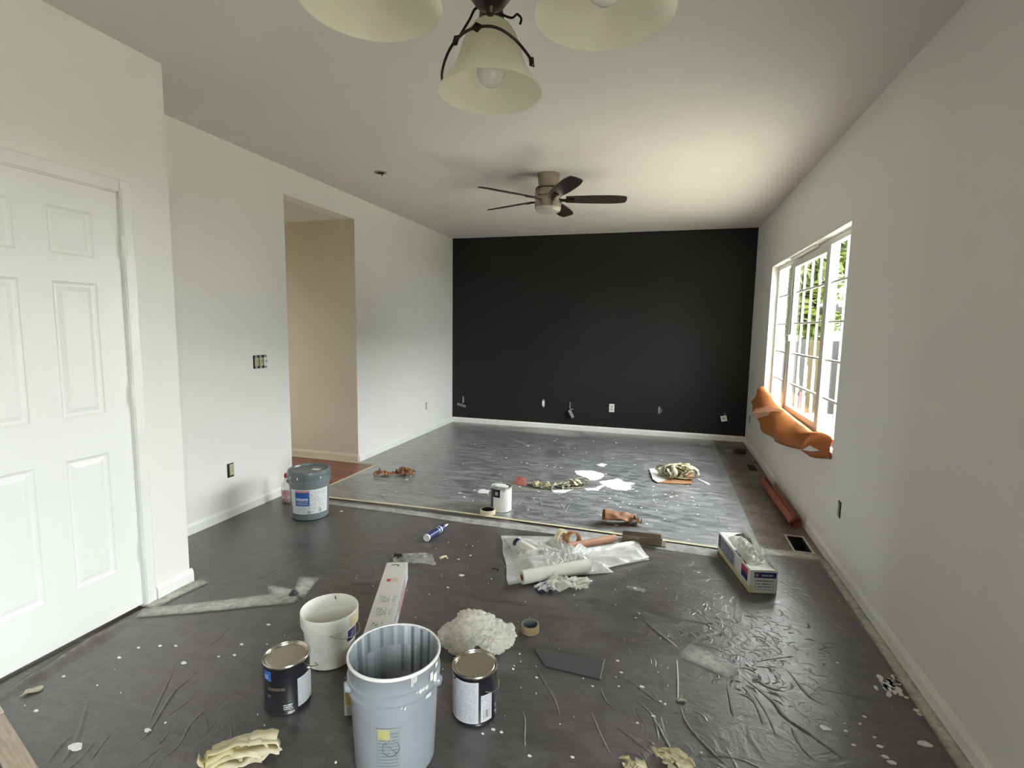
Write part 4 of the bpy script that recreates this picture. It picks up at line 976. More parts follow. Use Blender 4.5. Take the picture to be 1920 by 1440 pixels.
C2 = (-.624, 1.695); cb = face_cam(C2)
c2 = can(C2, 'paint_can', 'closed black and white paint can with barcode strip, steel lid', M['blackcan'])
M['cantext2'] = print_mat('can_white_text', (.58,.59,.62), (.40,.42,.46), rows=22, cols=24, thr=.47, fill=.5)
cyl_patch('white_label', .0825,.0825,.012,.172, cb-1.6, cb+.16, M['cantext2'], c2, .0008, 24)
cyl_patch('barcode_strip', .0825,.0825,.014,.118, cb+.27, cb+.83, print_mat('strip_text', (.66,.66,.68), (.45,.46,.5), rows=10, cols=12, thr=.5), c2, .0008, 10)
cyl_patch('barcode', .0825,.0825,.028,.058, cb+.40, cb+.68, M['barc'], c2, .0014)
cyl_patch('small_print', .0825,.0825,.02,.07, cb+1.05, cb+1.2, print_mat('small_white_print', (.014,.014,.018), (.5,.5,.5), rows=2, cols=3, thr=.42), c2)
a = cb+.75; MB().tube([(.083*math.cos(cb+.48),.083*math.sin(cb+.48),.130),(.092*math.cos(a),.092*math.sin(a),.121),(.098*math.cos(cb+1.1),.098*math.sin(cb+1.1),.121),(.09*math.cos(cb+1.5),.09*math.sin(cb+1.5),.128)], .0018, 8).build('wire_handle', M['wire'], c2)
MB().tube([(.0845*math.cos(cb-1.05),.0845*math.sin(cb-1.05),.166),(.0845*math.cos(cb-.95),.0845*math.sin(cb-.95),.17)], .006, 6, flat=.4).build('label_notch', M['black'], c2)

C3 = (-1.188, 3.80); cc = face_cam(C3)
c3 = can(C3, 'paint_can', 'open white gallon can with black top corner label and paint over its lid', M['glovew'], lid=False)
MB().lathe([(.0835,.182),(.0855,.185),(.0860,.190),(.0840,.193),(.0805,.1925),(.078,.186),(.077,.17),(0,.165)], 48).build('open_rim', M['grime'], c3, smooth=40)
mb = MB(); mb.box(-.05,.03,-.03,.04,.188,.196); mb.box(-.02,.06,-.05,.0,.190,.2); mb.build('paint_crust', M['whitepaint'], c3, smooth=30, bevel=.006)
cyl_patch('black_side', .0825,.0825,.002,.182, cc-1.9, cc-.86, M['blackcan'], c3, .0008, 12)
cyl_patch('black_corner_label', .0825,.0825,.118,.182, cc-.88, cc-.12, M['blackcan'], c3, .0008)
cyl_patch('round_emblem', .0825,.0825,.135,.165, cc-.62, cc-.33, M['grime'], c3, .0014)
cyl_patch('label_text', .0825,.0825,.01,.17, cc-.08, cc+1.4, print_mat('can3_text', (.74,.73,.70), (.5,.5,.5), rows=16, cols=16, thr=.52), c3, .0008, 16)
cyl_patch('label_text', .0825,.0825,.01,.11, cc-.82, cc-.14, print_mat('can3_text_b', (.74,.73,.70), (.62,.62,.62), rows=9, cols=8, thr=.5), c3, .0008, 10)
MB().tube([(.0865*math.cos(cc+.3),.0865*math.sin(cc+.3),.17),(.0865*math.cos(cc+.32),.0865*math.sin(cc+.32),.192)], .006, 6, flat=.5).build('paint_drip', M['grime'], c3)

# spray bottle of red liquid behind the grey pail
p = (-2.895, 3.40)
bt = thing('spray_bottle', 'clear bottle with red liquid in its base behind the grey pail', 'bottle', (p[0], p[1], .0055))
MB().lathe([(0,0),(.038,0),(.042,.006),(.042,.12),(.036,.155),(.017,.185),(.015,.21),(0,.21)], 28).build('bottle_body', M['clearplas'], bt)
MB().lathe([(0,.002),(.036,.003),(.0395,.008),(.0395,.030),(0,.030)], 28).build('liquid', M['liquid'], bt)
cyl_patch('label', .042,.042,.04,.11, face_cam(p)-1.1, face_cam(p)+1.1, print_mat('bottle_label', (.6,.45,.44), (.45,.12,.12), rows=6, cols=8, thr=.45), bt)
mb = MB().lathe([(0,.205),(.018,.205),(.018,.232),(.012,.238),(0,.238)], 20); mb.build('cap', M['red'], bt)

# ================================================================== BOXES
# long white carton
e = fl(745,1056,.10); lend = Vector((-1.02, 1.545, 0)); ax = Vector((lend.x-e.x, lend.y-e.y, 0)); Lb = ax.length; ang = math.atan2(ax.y, ax.x)
HB, WB = .10, .118
lb = thing('long_carton', 'long narrow white carton with black and red print lying behind the buckets', 'box', (e.x, e.y, .0055), ang)
# local x runs towards the camera end, +y is the right-hand long side seen from the camera
MB().box(0, Lb, -WB/2, WB/2, 0, HB).build('carton_body', M['boxwhite'], lb, smooth=30, bevel=.002)
def top(name, x0, x1, y0, y1, m, z=HB+.0008): return MB().quad((x0,y0,z),(x0,y1,z),(x1,y1,z),(x1,y0,z)).build(name, m, lb, smooth=0)
def flat(name, a, b, c, d, m, parent): return MB().quad(a,b,c,d).build(name, m, parent, smooth=0)
ys = 1   # right side
lines = print_mat('carton_diagram', (.64,.61,.58), (.20,.22,.22), rows=7, cols=11, thr=.50, fill=.65)
top('print_block', .36, .44, -.045, .02, lines); top('print_block', .36, .44, .028, .045, print_mat('carton_side_words', (.64,.61,.58), (.2,.21,.22), rows=5, cols=4, thr=.45))
top('print_block', .47, .56, -.045, .02, lines); top('print_block', .48, .55, .025, .042, print_mat('carton_side_words_b', (.64,.61,.58), (.25,.26,.27), rows=5, cols=4, thr=.45))
top('print_block', .59, .70, -.045, .02, lines)
top('red_logo', .195, .225, -.028, -.008, M['red']); top('red_words', .185, .23, -.002, .034, print_mat('red_words', (.64,.61,.58), (.55,.24,.20), rows=5, cols=6, thr=.48, fill=.7))
for yy, mm in ((WB/2+.0008, None),):
    flat('side_print', (.05,yy,.055), (Lb-.1,yy,.055), (Lb-.1,yy,.092), (.05,yy,.092), print_mat('side_dark_print', (.62,.62,.64), (.16,.18,.22), rows=2, cols=70, thr=.46, fill=.7), lb)
    flat('side_red_print', (.10,yy,.012), (.45,yy,.012), (.45,yy,.05), (.10,yy,.05), print_mat('side_red_print', (.64,.60,.60), (.5,.06,.12), rows=2, cols=26, thr=.43, fill=.8), lb)
mb = MB().tube(smooth_path([(.035,-.028,HB+.001),(.030,-.01,HB+.001),(.032,.008,HB+.001),(.048,.012,HB+.001)]), .0035, 6, flat=.3); mb.build('ink_mark', M['mesh'], lb)
flat('yellow_side', (Lb-.22,-WB/2-.0008,.045), (Lb-.01,-WB/2-.0008,.045), (Lb-.01,-WB/2-.0008,HB-.004), (Lb-.22,-WB/2-.0008,HB-.004), M['boxyellow'], lb)
flat('end_yellow', (Lb+.0008,-WB/2+.003,.045), (Lb+.0008,WB/2-.003,.045), (Lb+.0008,WB/2-.003,HB-.004), (Lb+.0008,-WB/2+.003,HB-.004), M['boxyellow'], lb)
flat('end_barcode', (Lb+.0008,-WB/2+.012,.008), (Lb+.0008,-.005,.008), (Lb+.0008,-.005,.036), (Lb+.0008,-WB/2+.012,.036), M['barc'], lb)

# glove box
GB0 = Vector((.516, 2.983, 0)); GBf = Vector((.404, 3.508, 0)); axis = (GBf-GB0); GLn = axis.length; ga_ = math.atan2(axis.y, axis.x)-PI/2
gb = thing('glove_box', 'torn-open blue and white carton with thin white plastic spilling out of its top', 'box', (GB0.x, GB0.y, .0055), ga_)
GW, GH = .147, .13
mb = MB(); t_ = .002
mb.box(0,GW,0,t_,0,GH).box(0,GW,GLn-t_,GLn,0,GH).box(0,t_,t_,GLn-t_,0,GH).box(GW-t_,GW,t_,GLn-t_,0,GH).box(t_,GW-t_,t_,GLn-t_,0,t_)
mb.build('carton_body', M['glovew'], gb, smooth=0)
def poly(name, pts, m, parent, solid=.0012): return MB().add(pts, [tuple(range(len(pts)))]).build(name, m, parent, smooth=0, solid=solid)
poly('torn_top_panel', [(0,GLn,GH),(0,.26,GH),(.02,.25,GH+.002),(.05,.31,GH+.004),(.075,.37,GH+.008),(.06,.45,GH+.006),(.09,.50,GH+.002),(GW,GLn,GH)], print_mat('glove_top_print', (.74,.73,.70), (.10,.12,.28), rows=5, cols=9, thr=.5), gb)
poly('torn_top_panel', [(0,0,GH),(GW*.93,0,GH+.004),(.11,.06,GH+.012),(.06,.09,GH+.008),(.0,.07,GH)], M['glovew'], gb)
box('inside_shade_panel', .004, GW-.004, .004, GLn-.004, GH-.03, GH-.027, M['hole'], gb)  # black sheet standing for the shade inside the carton
flat('blue_end_band', (.022,-.0012,.088), (GW-.008,-.0012,.088), (GW-.008,-.0012,.120), (.022,-.0012,.120), M['navy'], gb)
flat('band_text', (.056,-.002,.097), (GW-.02,-.002,.097), (GW-.02,-.002,.110), (.056,-.002,.110), print_mat('band_text', (.02,.05,.22), (.40,.48,.62), rows=1, cols=12, thr=.42, fill=.9), gb)
flat('end_text', (.02,-.0012,.015), (GW-.012,-.0012,.015), (GW-.012,-.0012,.084), (.02,-.0012,.084), print_mat('end_text', (.72,.72,.70), (.28,.32,.40), rows=4, cols=10, thr=.40, fill=.5), gb)
mb = MB().lathe([(0,.0),(.010,.0)], 20, M=Matrix.Translation((.036,-.0024,.104)) @ Matrix.Rotation(PI/2,4,'X')); mb.build('round_logo', M['pink'], gb)
flat('yellow_edge', (.0,-.001,.0), (.025,-.001,.0), (.02,-.001,.035), (.0,-.001,.05), pm('pale_yellow_print', (.62,.58,.28), (.66,.63,.38), rough=.4), gb)
sx = -.0012
flat('yellow_side_band', (sx,GLn,.0), (sx,0,.0), (sx,0,.03), (sx,GLn,.025), pm('pale_yellow_side', (.56,.52,.25), (.60,.57,.34), rough=.4), gb)
flat('navy_side_print', (sx,.50,.03), (sx,.24,.03), (sx,.24,.115), (sx,.50,.12), print_mat('navy_side_print', (.34,.35,.42), (.05,.06,.14), rows=5, cols=12, thr=.42, fill=.7), gb)
flat('red_side_print', (sx,.13,.085), (sx,.035,.085), (sx,.035,.115), (sx,.13,.115), M['red'], gb); flat('blue_side_print', (sx,.13,.045), (sx,.035,.045), (sx,.035,.085), (sx,.13,.085), M['navy'], gb)
flat('grey_far_panel', (sx-.0004,GLn,.035), (sx-.0004,GLn-.05,.035), (sx-.0004,GLn-.05,.12), (sx-.0004,GLn,.12), M['mesh'], gb)
def puff(name, m, parent, x0, x1, y0, y1, z0, hgt, seed, nx=26, ny=34, freq=14, arch=1.0):
    mb = MB(); b = 0
    for j in range(ny+1):
        for i in range(nx+1):
            u, v = i/nx, j/ny; x = x0+(x1-x0)*u; y = y0+(y1-y0)*v
            env = (math.sin(PI*u)**.6)*(math.sin(PI*v)**.45)
            nz = noise.noise(Vector((x*freq, y*freq, seed)))*.5+.5; rid = 1-abs(noise.noise(Vector((x*freq*2.2, y*freq*2.2, seed+9))))
            z = z0+hgt*env*(.45*arch+.35*nz+.35*rid**3)
            d = noise.noise_vector(Vector((x*freq*1.5, y*freq*1.5, seed+3)))*.012
            mb.v.append((x+d.x, y+d.y, z))
    for j in range(ny):
        for i in range(nx):
            a = j*(nx+1)+i; mb.f.append((a,a+1,a+nx+2,a+nx+1)); mb.m.append(0); mb.uv.append(None)
    return mb.build(name, m, parent, smooth=50)
puff('plastic_filling', M['glove'], gb, .012, GW-.012, .05, .46, GH-.006, .06, 3)
mb = MB(); 
for i in range(15):
    t = i/14; y = -.005+t*(GLn-.08); h = .075*math.sin(PI*min(1,t*1.02))**.7; lean = .02*math.sin(PI*t)
    mb.v += [(GW-.001, y, GH-.004), (GW+.004-lean*.2, y, GH+h*.55), (GW-.012-lean, y, GH+h)]
    mb.m += []; 
for i in range(14):
    for k in range(2):
        a = i*3+k; mb.f.append((a,a+1,a+4,a+3)); mb.m.append(0); mb.uv.append(None)
mb.build('open_flap', M['flapfilm'], gb, smooth=180)
poly('raised_flap', [(GW,GLn,GH),(GW,.36,GH),(GW-.015,.38,GH+.055),(GW-.01,.46,GH+.062),(GW-.012,.53,GH+.03)], M['glovew'], gb)

# ================================================================== ROLLS, TAPES, TUBES
def tape_roll(loc, rot, R0, w, m, label, core=M['card'], hole=.72, group=None):
    t = thing('tape_roll', label, 'tape roll', loc, 0); t.rotation_euler = rot
    MB().lathe([(R0*hole+.003,0),(R0,0),(R0,w),(R0*hole+.003,w)], 40).build('tape', m, t, smooth=40)
    MB().lathe([(R0*hole,-.0005),(R0*hole+.003,-.0005),(R0*hole+.003,w+.0005),(R0*hole,w+.0005),(R0*hole,-.0005)], 40).build('core', core, t, smooth=40)
    return t
mt = M['tape']
p = fl(991,1192); tape_roll((p.x, p.y+.03, .006), (0,0,0), .043, .036, pm('tan_tape', (.34,.25,.13), (.30,.22,.12), rough=.5), 'tan tape roll lying flat beside the crumpled clear plastic', core=M['greylid'], hole=.82)
p = fl(913,966); tape_roll((p.x, p.y+.02, .009), (0,0,0), .060, .032, M['wadtape'], 'cream tape roll with dark inner ring at foot of the white gallon can', core=M['black'], hole=.78)
p = fl(1367,849); tape_roll((p.x, p.y, .006), (0,0,0), .050, .028, pm('dull_tape', (.22,.20,.15), rough=.5), 'dull grey tape roll beside a darker roll in the far corner', core=M['grime'], hole=.7)
p = fl(1384,849); tape_roll((p.x+.02, p.y-.02, .006), (0,0,0), .068, .035, M['black'], 'black tape roll in the far corner by the window wall', core=M['mesh'], hole=.68)
p = fl(1047,1030)
tape_roll((p.x-.005, p.y+.05, .065), (math.radians(90), 0, math.radians(62)), .056, .03, M['wadtape'], 'masking tape roll standing upright in the folded clear sheeting', core=M['card'], hole=.6)
tape_roll((p.x+.075, p.y+.06, .062), (math.radians(82), 0, math.radians(40)), .05, .04, M['card'], 'brown cardboard tape core leaning on the upright masking tape roll', core=M['card'], hole=.8)
# brown tube in the sheeting
a = fl(1064,1040); b = fl(1125,1028)
d = (b-a); L = d.length+.12
tb = thing('cardboard_tube', 'tan cardboard tube lying across the folded clear sheeting', 'tube', (a.x, a.y, .052), math.atan2(d.y, d.x))
MB().lathe([(.017,0),(.024,0),(.024,L),(.017,L),(.017,0)], 28, M=Matrix.Rotation(PI/2,4,'Y')).build('tube_wall', M['tan'], tb)
# white roll of plastic with dark core
a = fl(972,1103); b = fl(1098,1079); d = b-a; L = d.length
rl = thing('plastic_roll', 'white roll of plastic film with dark open core', 'roll', (a.x+.01, a.y+.035, .048), math.atan2(d.y, d.x))
MB().lathe([(.0195,0),(.026,-.001),(.038,0),(.039,.004),(.039,L),(.0195,L)], 36, M=Matrix.Rotation(PI/2,4,'Y')).build('film_roll', M['white'], rl, smooth=30)
MB().lathe([(.0165,-.002),(.0195,-.002),(.0195,.1),(.0165,.1)], 28, M=Matrix.Rotation(PI/2,4,'Y')).build('core', M['card'], rl); MB().lathe([(0,.004),(.0165,.004)], 20, M=Matrix.Rotation(PI/2,4,'Y')).build('core_shade_disc', M['hole'], rl)  # black disc paints the shade down the core
# white cylinder with navy cap under the sheeting
a = fl(966,1030); b = fl(996,1048); d = b-a
cu = thing('spray_can', 'white canister with navy cap half under the folded clear sheeting', 'spray can', (a.x, a.y+.02, .040), math.atan2(d.y, d.x))
Rx = Matrix.Rotation(PI/2,4,'Y')
MB().lathe([(0,.035),(.029,.035),(.033,.045),(.033,.19),(.029,.196),(0,.196)], 32, M=Rx).build('canister', M['white'], cu); MB().lathe([(0,-.002),(.026,-.001),(.030,.004),(.031,.046),(0,.046)], 32, M=Rx).build('cap', M['navycap'], cu)
# caulk tube
a = fl(797,1018); b = fl(838,991); d = b-a; d.normalize()
ck = thing('caulk_tube', 'blue and white caulk tube with white nozzle on the floor', 'caulk tube', (a.x+.005, a.y+.01, .031), math.atan2(d.y, d.x))
MB().lathe([(0,.004),(.021,.004),(.0245,0),(.0255,.004),(.0245,.012)], 32, M=Rx).build('base_cap', M['white'], ck)
MB().lathe([(.0245,.010),(.0245,.205)], 32, M=Rx).build('tube_body', M['navy'], ck)
MB().lathe([(.025,.130),(.025,.137)], 32, M=Rx).build('white_band', M['white'], ck); MB().lathe([(.025,.155),(.025,.168)], 32, M=Rx).build('white_band', M['white'], ck)
mb = MB(); 
for i in range(8):
    A = .6+i*.07; B = A+.07; mb.add([Rx @ Vector((.0252*math.cos(x),.0252*math.sin(x),z)) for x, z in ((A,.02),(B,.02),(B,.125),(A,.125))], [(0,1,2,3)], 0, [((i/8,0),(i/8+.125,0),(i/8+.125,1),(i/8,1))])
mb.build('label_text', print_mat('caulk_text', (.015,.025,.10), (.55,.58,.68), rows=6, cols=4, thr=.45), ck, smooth=180)
MB().lathe([(.0245,.204),(.022,.209),(.012,.212),(.010,.216),(.007,.25),(.004,.275),(0,.275)], 28, M=Rx).build('nozzle', M['white'], ck)
# red-brown paper roll by the window wall
a = Vector((.966, 5.20, 0)); b = Vector((.985, 4.10, 0)); d = b-a
pr = thing('paper_roll', 'roll of red-brown rosin paper lying along the window wall baseboard', 'paper roll', (a.x, a.y, .051), math.atan2(d.y, d.x))
L = d.length; mb = MB(); n = 90; prof = []
for i in range(n):
    t = i/(n-1); an = t*2*PI*3.1+1.0; r = .014+.030*t; prof.append((r*math.cos(an), r*math.sin(an)))
vs = [(0, y, z) for y, z in prof]+[(L, y, z) for y, z in prof]
mb.add(vs, [(i, i+1, n+i+1, n+i) for i in range(n-1)]).build('rolled_sheet', M['redpaper'], pr, smooth=60, solid=.0015)
# open register vent on the sheet
a = fl(1166,1020); b = fl(1240,1028); d = b-a
rg = thing('floor_register', 'loose bronze floor register lying on the tape line', 'vent', (a.x, a.y, .011), math.atan2(d.y, d.x))
L = d.length
mb = MB(); mb.box(0,L,0,.004,0,.05).box(0,L,.086,.09,0,.05).box(0,.004,0,.09,0,.05).box(L-.004,L,0,.09,0,.05); mb.build('damper_box', M['regbronze'], rg, smooth=0)
for k in range(5): MB().box(.004,L-.004,.010+k*.017,.016+k*.017,.030,.052).build('louver', M['regbronze'], rg, smooth=30, bevel=.001)
MB().box(-.004,L+.004,-.006,.002,.046,.054).build('face_edge', M['regbronze'], rg, smooth=0); MB().box(L,L+.028,-.004,.094,0,.006).build('flange', pm('pale_flange', (.38,.34,.26), rough=.35, metal=.5), rg, smooth=0)
box('inside_shade_panel', .004, L-.004, .004, .086, .012, .016, M['hole'], rg)  # black sheet standing for the shade below the louvers
# brown register by the far window wall
p = fl(1406,878)
r2 = thing('wall_register', 'small brown floor register set beside the window wall baseboard', 'vent', (.955, p.y, .0), 0)
MB().box(-.055,.055,-.14,.14,0,.008).build('frame', M['regbronze'], r2, smooth=30, bevel=.002)
for k in range(9): MB().box(-.04,.04,-.125+k*.029,-.113+k*.029,.007,.012).build('louver', M['bronze'], r2, smooth=0)
# rim around the open duct hole
hr = thing('duct_rim', 'thin tape-covered rim round the open floor duct hole', 'duct', (.9485, 3.815, .001))
mb = MB(); mb.box(-.064,.064,-.15,-.135,0,.004).box(-.064,.064,.135,.15,0,.004).box(-.064,-.051,-.135,.135,0,.004).box(.051,.064,-.135,.135,0,.004); mb.build('rim', M['cream'], hr, smooth=0)

# ================================================================== CRUMPLED THINGS
def crumple(name, m, label, cat, loc, size, seed, rz=0, n=22, freq=5.0, amp=.55, smooth=0, flatz=1.0, squeeze=.75, group=None, solid=.0012):
    """a crumpled sheet: grid folded by vector noise"""
    sx, sy, sz = size; mb = MB()
    for j in range(n+1):
        for i in range(n+1):
            u, v = i/n*2-1, j/n*2-1
            p = Vector((u*1.1, v*1.1, seed*3.1)); d = noise.noise_vector(p*freq*.35)*amp+noise.noise_vector(p*freq*.9+Vector((9,2,1)))*amp*.55
            r = math.hypot(u, v); x = u*squeeze+d.x*.6; y = v*squeeze+d.y*.6
            z = (.55*(1-.55*r)+abs(d.z)*1.1+.25*noise.noise(p*freq*2))*flatz
            mb.v.append((x*sx/2, y*sy/2, z*sz))
    mz = min(v[2] for v in mb.v); MZ = max(v[2] for v in mb.v)
    mb.v = [(x, y, (z-mz)/(MZ-mz)*sz) for x, y, z in mb.v]
    for j in range(n):
        for i in range(n):
            a = j*(n+1)+i; mb.f.append((a,a+1,a+n+2,a+n+1)); mb.m.append(0); mb.uv.append(None)
    o = mb.build(name, m, smooth=smooth, solid=solid); o.location = loc; o.rotation_euler = (0,0,rz)
    return tag(o, label, cat, group) if label else o
def wad(name, m, label, cat, loc, size, seed, strips=12, wid=.018, rz=0, m2=None, align=None):
    """wadded tape: many looping ribbons"""
    rnd = random.Random(seed); sx, sy, sz = size
    t = thing(name, label, cat, loc, rz)
    for k in range(strips):
        pts = []
        c = Vector((rnd.uniform(-.5,.5)*sx*.7, rnd.uniform(-.5,.5)*sy*.6, rnd.uniform(.25,.6)*sz))
        a0 = rnd.uniform(0,2*PI); ra, rb = rnd.uniform(.18,.42)*sx, rnd.uniform(.2,.5)*sz; tilt = rnd.uniform(0,PI) if align is None else rnd.gauss(0, align)
        if align is not None: c.x *= .5; ra = rnd.uniform(.3,.5)*sx
        nn = 14
        for i in range(nn):
            a = a0+i/(nn-1)*rnd.choice((3.5,4.5,5.2)) if False else a0+i/(nn-1)*4.6
            q = Vector((ra*math.cos(a)*math.cos(tilt), ra*math.cos(a)*math.sin(tilt)*sy/sx, rb*math.sin(a)))+c
            q += Vector((rnd.gauss(0,.004), rnd.gauss(0,.004), rnd.gauss(0,.003))); q.z = max(.0015, min(sz, q.z)); pts.append(q)
        pts = smooth_path(pts, 3)
        for q in pts: q.z = max(.0015, q.z)
        dirv = Vector((-math.sin(tilt), math.cos(tilt), rnd.gauss(0,.35))).normalized(); tw = rnd.uniform(-1.2,1.2)
        wv = []
        for i in range(len(pts)):
            v = Matrix.Rotation(tw*i/len(pts), 3, 'Z') @ dirv; v = v*wid*rnd.uniform(.92,1.05)
            if pts[i].z-abs(v.z) < .001: v.z *= .1
            wv.append(v)
        MB().ribbon(pts, wv).build('tape_fold', (m2 if (m2 and k % 3 == 0) else m), t, smooth=60, solid=.0012)
    return t
# crumpled clear plastic ball
p = fl(893,1228)
cb_ = thing('crumpled_plastic', 'big crumpled ball of clear plastic film behind the barcode paint can', 'plastic wrap', (p.x-.02, p.y+.07, .006), .4)
def lump(name, m, parent, c, r, seed, nu=44, nv=26):
    mb = MB()
    for j in range(nv+1):
        th = PI*j/nv
        for i in range(nu):
            ph = 2*PI*i/nu; d = Vector((math.sin(th)*math.cos(ph), math.sin(th)*math.sin(ph), math.cos(th)))
            q = d*1.0+Vector((seed,seed*2,0)); k = 1+.30*noise.noise(q*1.7)+.20*(1-abs(noise.noise(q*3.1+Vector((5,0,0))))*2.4)+.10*(1-abs(noise.noise(q*6.5))*2.5)
            mb.v.append((c[0]+d.x*r[0]*k, c[1]+d.y*r[1]*k, max(.0, c[2]+d.z*r[2]*k)))
    for j in range(nv):
        for i in range(nu):
            a_ = j*nu+i; b_ = j*nu+(i+1) % nu; mb.f.append((a_, b_, b_+nu, a_+nu)); mb.m.append(0); mb.uv.append(None)
    return mb.build(name, m, parent, smooth=40)
for k, (c_, r_) in enumerate((((0,.02,.070),(.072,.066,.062)), ((-.105,.01,.038),(.066,.06,.040)), ((.095,-.01,.045),(.068,.062,.048)), ((.07,-.06,.028),(.052,.045,.03)), ((-.045,.055,.06),(.062,.05,.05)), ((-.075,-.05,.02),(.05,.04,.024)))):
    lump('plastic_fold', M['crumple'], cb_, c_, r_, 2.3+k*1.7)
# crumpled brown paper
p = fl(1160,988)
cp = thing('crumpled_paper', 'curled and crumpled brown paper wad beside the loose bronze register', 'paper', (p.x, p.y+.06, .006), .25)
mb = MB(); nx, ny = 16, 12
for i in range(nx+1):
    for j in range(ny+1):
        u, v = i/nx, j/ny; a_ = math.radians(-35+215*v); R_ = (.062-.028*u)*(1+.25*u*noise.noise(Vector((u*5,v*4,3))))
        d = noise.noise_vector(Vector((u*4.5,v*4.5,7)))*(.006+.03*u)
        mb.v.append((-.12+.25*u+d.x, R_*math.cos(a_)+d.y-.01, max(.0, .045-.010*u+R_*math.sin(a_)+d.z)))
for i in range(nx):
    for j in range(ny): a_ = i*(ny+1)+j; mb.f.append((a_, a_+1, a_+ny+2, a_+ny+1)); mb.m.append(0); mb.uv.append(None)
mb.build('curled_sheet', M['kraft2'], cp, smooth=18, solid=.0012)
o = crumple('crumpled_end', M['kraft2'], None, None, (.10,-.01,0), (.13,.13,.085), 5, n=9, freq=3.5, amp=.55); o.parent = cp
p = fl(738,893)
pa = thing('crumpled_paper', 'thin twisted crumpled brown paper near the hall opening', 'paper', (p.x, p.y+.03, .006), math.atan2(.16,.35))
o = crumple('paper_fold', M['kraft2'], None, None, (.10,.0,0), (.20,.15,.085), 8, n=11, freq=4.5, amp=.8); o.parent = pa
o = crumple('paper_fold', M['kraft2'], None, None, (-.13,-.01,0), (.16,.11,.07), 13, n=10, freq=4, amp=.7); o.parent = pa
o = crumple('paper_fold', M['kraft2'], None, None, (-.02,.0,0), (.22,.05,.035), 17, n=9, freq=4, amp=.5); o.parent = pa
# red scraps
p = fl(976,908); poly_ = MB().add([(-.06,-.03,0),(-.02,-.045,.0),(.0,.03,.055),(-.05,.04,.05),(.05,-.05,0),(.07,-.045,.0),(.04,.03,.05)], [(0,1,2,3),(2,1,4,6),(6,4,5)]).build('paper_scrap', M['redscrap'], smooth=0, solid=.002)
poly_.location = (p.x, p.y, .007); tag(poly_, 'folded red paper scrap beside the wadded tape strips', 'paper')
# tape wads
p = fl(1022,916); wad('tape_wad', M['wadgrey'], 'greyish wadded masking tape strips with paint, next to the red scrap', 'tape', (p.x, p.y+.02, .0075), (.26,.12,.055), 3, 9, .014, rz=.2, m2=M['wadtape'])
p = fl(1072,915); wad('tape_wad', M['wadgrey'], 'olive and cream wadded tape beside the rounded paint puddle', 'tape', (p.x, p.y+.03, .0085), (.24,.16,.075), 6, 12, .016, rz=.4, m2=M['wadtape'])
strip('masking_tape_strip', [(990,909),(1015,911),(1040,910),(1062,907)], .012, pm('ochre_tape', (.42,.30,.12), rough=.5), 'ochre tape strip leading from the red scrap into the wadded tape', 'tape', z=.012)
# cardboard square with tray and tape wad
q = [fl(1217,881), fl(1300,879), fl(1298,911), fl(1232,909)]
cdb = thing('cardboard_square', 'orange-brown cardboard square with a pale sheet under the tape wad', 'cardboard', ((fl(1265,897)).x, fl(1265,897).y, .006))
c = fl(1265,897)
Pq = [fl(1240,884), fl(1301,878), fl(1297,910), fl(1234,907)]
mb = MB(); mb.add([(v.x-c.x, v.y-c.y, 0.002) for v in Pq]+[(v.x-c.x, v.y-c.y, .010) for v in Pq], [(3,2,1,0),(4,5,6,7),(0,1,5,4),(1,2,6,5),(2,3,7,6),(3,0,4,7)]); mb.build('card', M['card'], cdb, smooth=0)
Pq = [fl(1217,882), fl(1248,880), fl(1252,902), fl(1233,908), fl(1224,902)]
mb = MB(); n = 5; mb.add([(v.x-c.x, v.y-c.y, .011) for v in Pq]+[(v.x-c.x, v.y-c.y, .014) for v in Pq], [(4,3,2,1,0),(5,6,7,8,9)]+[(i,(i+1)%5,5+(i+1)%5,5+i) for i in range(5)]); mb.build('pale_sheet', M['glovew'], cdb, smooth=0)
p = fl(1266,902); wad('tape_wad', M['wadtape'], 'yellow-cream ball of wadded masking tape on the cardboard square', 'tape', (p.x, p.y+.08, .0185), (.34,.30,.14), 14, 20, .026, rz=.3, m2=M['wadgrey'])
# foreground tape wads
p = fl(455,1432); wad('tape_wad', M['wadtape'], 'twisted bundle of yellow masking tape with open loops, near the black can', 'tape', (p.x-.01, p.y+.01, .006), (.24,.09,.06), 23, 9, .022, rz=.55, align=.2)
p = fl(1265,1438); wad('tape_wad', M['wadtape'], 'flattened yellow tape wad on wrinkled sheet at the end of a long wrinkle', 'tape', (p.x, p.y+.01, .006), (.12,.08,.03), 29, 7, .018, rz=-.3, align=.6)
p = fl(1190,1440); wad('tape_wad', M['wadtape'], 'small yellow tape scrap beside the flattened tape wad', 'tape', (p.x, p.y, .006), (.07,.05,.022), 31, 5, .012, rz=.2)
def scrap(px, py, s, m, label, seed, rz=0):
    p = fl(px, py); crumple('tape_scrap', m, label, 'tape', (p.x, p.y, .006), (s, s*.5, s*.16), seed, rz=rz, n=6, freq=3, amp=.5)
scrap(63,1299,.075, M['wadgrey'], 'small curled tape scrap on the sheet below the white door', 3, .9)
scrap(831,1047,.07, M['wadtape'], 'tiny pale yellow tape scrap beside the small clear bag', 4, 1.1)
scrap(1277,1316,.045, M['wadgrey'], 'tiny torn tape scrap on the thin paint line', 5, .2)
